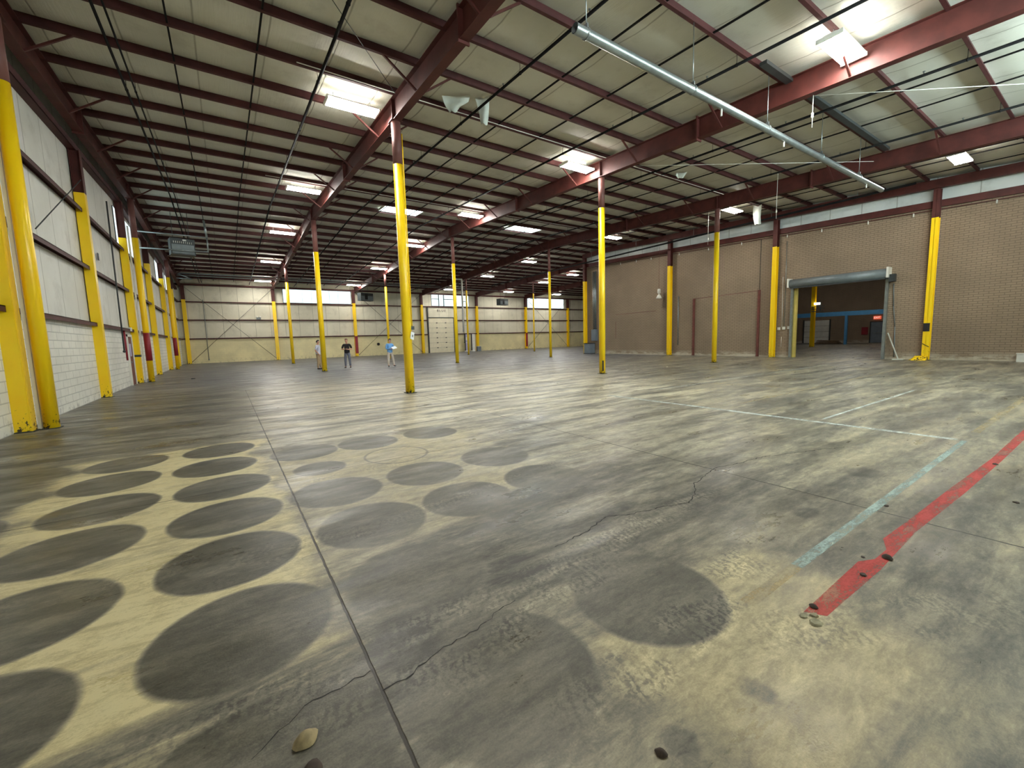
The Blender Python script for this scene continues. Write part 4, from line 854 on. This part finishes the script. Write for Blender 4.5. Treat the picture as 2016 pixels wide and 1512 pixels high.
# ------------------------------------------------------------------ debris
def chip(x, y, s, mat, label, seed, cat='debris', hgt=.35, name='concrete_chip'):
    r = random.Random(seed); n = 7; m_ = MB(); a0 = r.random()*6
    ring = [(math.cos(a0+2*math.pi*k/n)*s*r.uniform(.7, 1.1), math.sin(a0+2*math.pi*k/n)*s*r.uniform(.5, .8)) for k in range(n)]
    m_.v = [(a, b, 0.002) for a, b in ring]+[(a*.8, b*.8, s*hgt*r.uniform(.6, 1.1)) for a, b in ring]
    m_.f = [tuple(range(n))[::-1], tuple(range(n, 2*n))]+[(k, (k+1) % n, n+(k+1) % n, n+k) for k in range(n)]; m_.sm = [False]*len(m_.f)
    o = m_.build(name, mat, None); o.location = (x, y, 0); return tag(o, label, cat)
def leaf(x, y, s, rz, mat, label):
    m_ = MB(); n = 8
    for i in range(n+1):
        u = i/n; w = s*.5*math.sin(math.pi*(u*.86+.08)); xx = (u-.5)*s*2*.6
        for v in (-1, -.5, 0, .5, 1): m_.v.append((xx, w*v, .004 + s*.42*(1-v*v)*math.sin(math.pi*u) + .1*s*abs(u-.5)))
    for i in range(n):
        for k in range(4): m_.f.append((i*5+k, i*5+k+1, (i+1)*5+k+1, (i+1)*5+k)); m_.sm.append(True)
    o = m_.build('dry_leaf', mat, None); o.location = (x, y, 0); o.rotation_euler = (0, 0, rz); return tag(o, label, 'leaf')

leaf(.13, 1.71, .085, .5, 'leaf', 'curled pale dry leaf at the bottom of the picture left of the slab joint')
leaf(.13, 1.565, .075, 1.2, 'leafdark', 'dark dry leaf cut by the bottom edge of the picture')
chip(2.475, .835, .045, 'chip', 'flat grey concrete chip at the near end of the red stripe, largest one', 1, hgt=.22)
chip(2.48, .895, .028, 'chip', 'small grey concrete chip beside the largest chip at the end of the red stripe', 2)
chip(2.53, .865, .03, 'chip', 'broken grey concrete crumb between the red stripe end and the largest chip', 3)
chip(3.21, .845, .03, 'leafdark', 'dark brown crumb lying on the near part of the red stripe', 4)
leaf(3.58, .82, .06, .9, 'leafdark', 'dark curled leaf at the gap in the red stripe')
chip(3.47, .92, .018, 'leafdark', 'tiny dark crumb just left of the red stripe gap', 5)
leaf(2.61, .895, .04, 1.4, 'leafdark', 'thin dark twig of leaf on the near tip of the red stripe')
leaf(1.21, .87, .04, 2.0, 'leafdark', 'small dark leaf at the bottom right of the near dark circle')
chip(4.66, 1.1, .03, 'leafdark', 'small dark crumb on the slab joint near the pale blue stripe', 8)
chip(6.99, .75, .035, 'leafdark', 'small dark crumb on the far part of the red stripe', 9)
chip(5.59, .46, .03, 'leafdark', 'small dark crumb at the right picture edge below the red stripe', 10)
chip(-1.48, 26.2, .1, 'black', 'dark lump on the floor far left', 11)
# ================================================================== PEOPLE
def skin_mesh(name, V, E, mat, parent=None, sub=2, root=0):
    """V: list of (x,y,z,r) or (x,y,z,rx,ry); E: edges"""
    me = bpy.data.meshes.new(name+'_cage'); me.from_pydata([v[:3] for v in V], E, []); 
    o = bpy.data.objects.new(name+'_cage', me); COL.objects.link(o)
    md = o.modifiers.new('skin', 'SKIN'); md.use_smooth_shade = True; md.branch_smoothing = .3
    if not me.skin_vertices: me.skin_vertices.new(name='')
    sv = me.skin_vertices[0].data
    for i, v in enumerate(V):
        sv[i].radius = (v[3], v[4] if len(v) > 4 else v[3]); sv[i].use_root = (i == root)
    ss = o.modifiers.new('sub', 'SUBSURF'); ss.levels = sub; ss.render_levels = sub
    dg = bpy.context.evaluated_depsgraph_get(); dg.update()
    m2 = bpy.data.meshes.new_from_object(o.evaluated_get(dg)); bpy.data.objects.remove(o, do_unlink=True)
    m2.name = name; m2.materials.clear(); m2.materials.append(M[mat])
    for p in m2.polygons: p.use_smooth = True
    r = bpy.data.objects.new(name, m2); COL.objects.link(r)
    if parent: r.parent = parent
    return r
def lerp(a, b, t): return tuple(a[i]+(b[i]-a[i])*t for i in range(3))
def person(loc, rz, label, arms, head_dir, legs, mats, long_sleeve=False, scale=1.0, hair='short'):
    """local frame: faces -Y; arms = ((elbow, wrist, fingerdir) left, right) ; legs = ((knee, ankle) ...)"""
    P = thing('person', label, 'person', loc, None, rz); P.scale = (scale,)*3
    hx, hy = head_dir
    V = [(0, 0, .96, .105, .085), (0, 0, 1.10, .105, .085), (0, 0, 1.26, .12, .09), (0, 0, 1.40, .105, .08), (0, 0, 1.475, .055, .055)]
    E = [(0, 1), (1, 2), (2, 3), (3, 4)]
    hd = (hx, hy, 1.575)
    V += [(hx*.8, hy*.8, 1.545, .058, .066), (hd[0], hd[1], 1.625, .074, .086), (hd[0], hd[1], 1.70, .066, .078), (hd[0], hd[1], 1.745, .035, .04)]
    E += [(4, 5), (5, 6), (6, 7), (7, 8)]
    # nose, ears
    V.append((hd[0]+hx*.4, hd[1]-.105, 1.615, .014)); E.append((6, len(V)-1))
    for s in (-1, 1): V.append((hd[0]+s*.085, hd[1]+.01, 1.63, .014)); E.append((6, len(V)-1))
    wr = []
    for s, (el, wt, fd, cur) in zip((-1, 1), arms):
        b = len(V); V += [(s*.13, 0, 1.405, .07), (s*.195, 0, 1.385, .06), (*lerp((s*.195, 0, 1.385), el, .5), .05), (*el, .042), (*lerp(el, wt, .5), .037), (*wt, .027)]
        E += [(3, b)] + [(b+k, b+k+1) for k in range(5)]
        f = Vector(fd).normalized(); c = Vector(cur).normalized(); side = f.cross(c).normalized()
        w = Vector(wt); pm = w+f*.06; V.append((*pm, .030, .020)); V.append((*(w+f*.09), .032, .018)); E += [(b+5, b+6), (b+6, b+7)]
        for k, (o_, ln) in enumerate(((-.030, .075), (-.010, .085), (.010, .08), (.030, .062))):
            q = len(V); base = w+f*.1+side*o_; k1 = base+f*ln*.45+c*ln*.1; k2 = k1+(f*.75+c*.6).normalized()*ln*.35; k3 = k2+(f*.3+c).normalized()*ln*.3
            V += [(*base, .0095), (*k1, .009), (*k2, .0085), (*k3, .007)]; E += [(b+7, q), (q, q+1), (q+1, q+2), (q+2, q+3)]
        q = len(V); tb = w+f*.045+side*(-.03)*1; t1 = tb+side*-.025+f*.03+c*.015; t2 = t1+f*.03+c*.02
        V += [(*t1, .0105), (*t2, .009)]; E += [(b+6, q), (q, q+1)]
        wr.append((b, s))
    for s, (kn, an) in zip((-1, 1), legs):
        b = len(V); hp = (s*.09, 0, .90)
        V += [(*hp, .08), (*lerp(hp, kn, .5), .075), (*kn, .058), (*lerp(kn, an, .35), .056), (*an, .04), (an[0]+.0, an[1]-.02, .045, .035), (an[0]+s*.02, an[1]-.15, .03, .03)]
        E += [(0, b)] + [(b+k, b+k+1) for k in range(6)]
    body = skin_mesh('body', V, E, mats['skin'], P)
    # shirt
    sv = [(0, 0, .87, .178, .14), (0, 0, .92, .18, .145), (0, 0, 1.06, .178, .15), (0, 0, 1.22, .182, .142), (0, 0, 1.38, .165, .118), (0, 0, 1.455, .07, .065)]
    se = [(0, 1), (1, 2), (2, 3), (3, 4), (4, 5)]
    for s, (el, wt, fd, cur) in zip((-1, 1), arms):
        b = len(sv); sh = (s*.195, 0, 1.385)
        pts = [(s*.13, 0, 1.405, .085), (*sh, .076), (*lerp(sh, el, .5), .066)]
        pts += [(*lerp(sh, el, .85), .062)] if not long_sleeve else [(*el, .056), (*lerp(el, wt, .5), .05), (*lerp(el, wt, .93), .038)]
        sv += pts; se += [(4, b)] + [(b+k, b+k+1) for k in range(len(pts)-1)]
    skin_mesh('shirt', sv, se, mats['shirt'], P)
    tv = [(0, 0, 1.06, .15, .12), (0, 0, .93, .165, .13)]; te = [(0, 1)]
    for s, (kn, an) in zip((-1, 1), legs):
        b = len(tv); hp = (s*.092, 0, .86)
        tv += [(*hp, .108), (*lerp(hp, kn, .5), .097), (*kn, .08), (*lerp(kn, an, .5), .069), (*lerp(kn, an, .98), .062)]; te += [(1, b)] + [(b+k, b+k+1) for k in range(4)]
    skin_mesh('trousers', tv, te, mats['trousers'], P)
    for s, (kn, an) in zip((-1, 1), legs):
        skin_mesh('shoe', [(an[0], an[1]+.05, .05, .045), (an[0]+s*.005, an[1]-.05, .048, .05, .045), (an[0]+s*.02, an[1]-.14, .04, .047, .037), (an[0]+s*.025, an[1]-.20, .034, .036, .03)], [(0, 1), (1, 2), (2, 3)], mats['shoe'], P)
        if mats.get('sole'): MB().prism([(an[0]-.05, an[1]+.09), (an[0]+.05, an[1]+.09), (an[0]+.055+s*.02, an[1]-.15), (an[0]+.03+s*.02, an[1]-.235), (an[0]-.03+s*.02, an[1]-.235), (an[0]-.055+s*.02, an[1]-.15)], 0.0, .025).build('sole', mats['sole'], P)
    # hair, eyes, mouth
    hm = MB(); n, m = 16, 9
    for a in range(m+1):
        ph = math.pi*.52*a/m
        for k in range(n):
            t = 2*math.pi*k/n; fr = .0 if math.sin(t) > -.3 else .35*(a/m)
            hm.v.append((hd[0]+.088*math.sin(ph)*math.cos(t), hd[1]+.012+(.102-.04*fr)*math.sin(ph)*math.sin(t), 1.66+.112*math.cos(ph)+(.05*a/m if math.sin(t) < -.3 else -.03*a/m)))
    for a in range(m):
        for k in range(n): j = (k+1) % n; hm.f.append((a*n+k, (a+1)*n+k, (a+1)*n+j, a*n+j)); hm.sm.append(True)
    hm.build('hair', mats['hair'], P)
    for s in (-1, 1): MB().ball((hd[0]+s*.03, hd[1]-.083, 1.645), .011, 8, 6).build('eye', 'hair', P)
    MB().ball((hd[0], hd[1]-.086, 1.575), .02, 8, 6, (1, .3, .25)).build('mouth', 'red_paint', P)
    return P
# man in pale shirt, seen from behind and the side, partly hidden by the yellow column; faces right
person((4.68, 28.15, 0), math.radians(62), 'person in a pale white short-sleeved shirt and khaki trousers standing half behind a yellow column',
       (((-.27, .06, 1.13), (-.24, -.12, .93), (0.1, -.3, -1), (.6, -.5, 0)), ((.27, .05, 1.13), (.2, -.2, 1.0), (-.3, -1, -.1), (-.6, 0, -.4))),
       (0, -.03), (((-.1, -.02, .49), (-.1, .03, .09)), ((.1, -.04, .49), (.11, -.08, .09))),
       dict(skin='skin', shirt='sh_white', trousers='pt_khaki', shoe='shoe', hair='hair'), False, 1.02)
# man in black polo looking down at what he holds
person((6.33, 27.9, 0), math.radians(-22), 'person in a black polo and grey trousers looking down at a held notebook',
       (((-.29, -.02, 1.13), (-.09, -.24, 1.14), (1, -.25, .1), (0, -.3, 1)), ((.29, -.02, 1.13), (.09, -.24, 1.12), (-1, -.2, .1), (0, -.3, 1))),
       (0, -.045), (((-.12, -.03, .49), (-.13, .0, .09)), ((.13, -.03, .49), (.15, -.02, .09))),
       dict(skin='skin', shirt='sh_black', trousers='pt_grey', shoe='shoe', hair='hair_grey'), False, 1.04)
nb = MB().box(-.07, .07, -.05, .05, -.006, .006).build('notebook', 'black', None); nb.location = (6.33+.02-.11*1, 27.9-.3, 1.21); nb.rotation_euler = (.3, 0, math.radians(-22)); tag(nb, 'small dark notebook held by the person in the black polo', 'notebook')
# man in blue shirt, arms folded around a white sheet
person((8.5, 26.15, 0), math.radians(8), 'person in a light blue long-sleeved shirt and light trousers with folded arms holding white papers',
       (((-.25, -.05, 1.13), (.04, -.23, 1.17), (1, -.1, .1), (0, -.4, 1)), ((.27, -.06, 1.14), (.02, -.27, 1.13), (-1, -.1, .0), (0, -.4, 1))),
       (.015, -.03), (((-.12, -.02, .49), (-.12, .02, .09)), ((.17, -.03, .50), (.24, -.0, .09))),
       dict(skin='skin', shirt='sh_blue', trousers='pt_light', shoe='shoe', sole='paper', hair='hair'), True, 1.0)
pp_ = MB().box(-.15, .15, -.11, .11, -.004, .004).build('white_papers', 'paper', None); pp_.location = (8.68, 25.84, 1.2); pp_.rotation_euler = (math.radians(38), math.radians(-14), .2); tag(pp_, 'white papers held by the person in the blue shirt', 'papers')
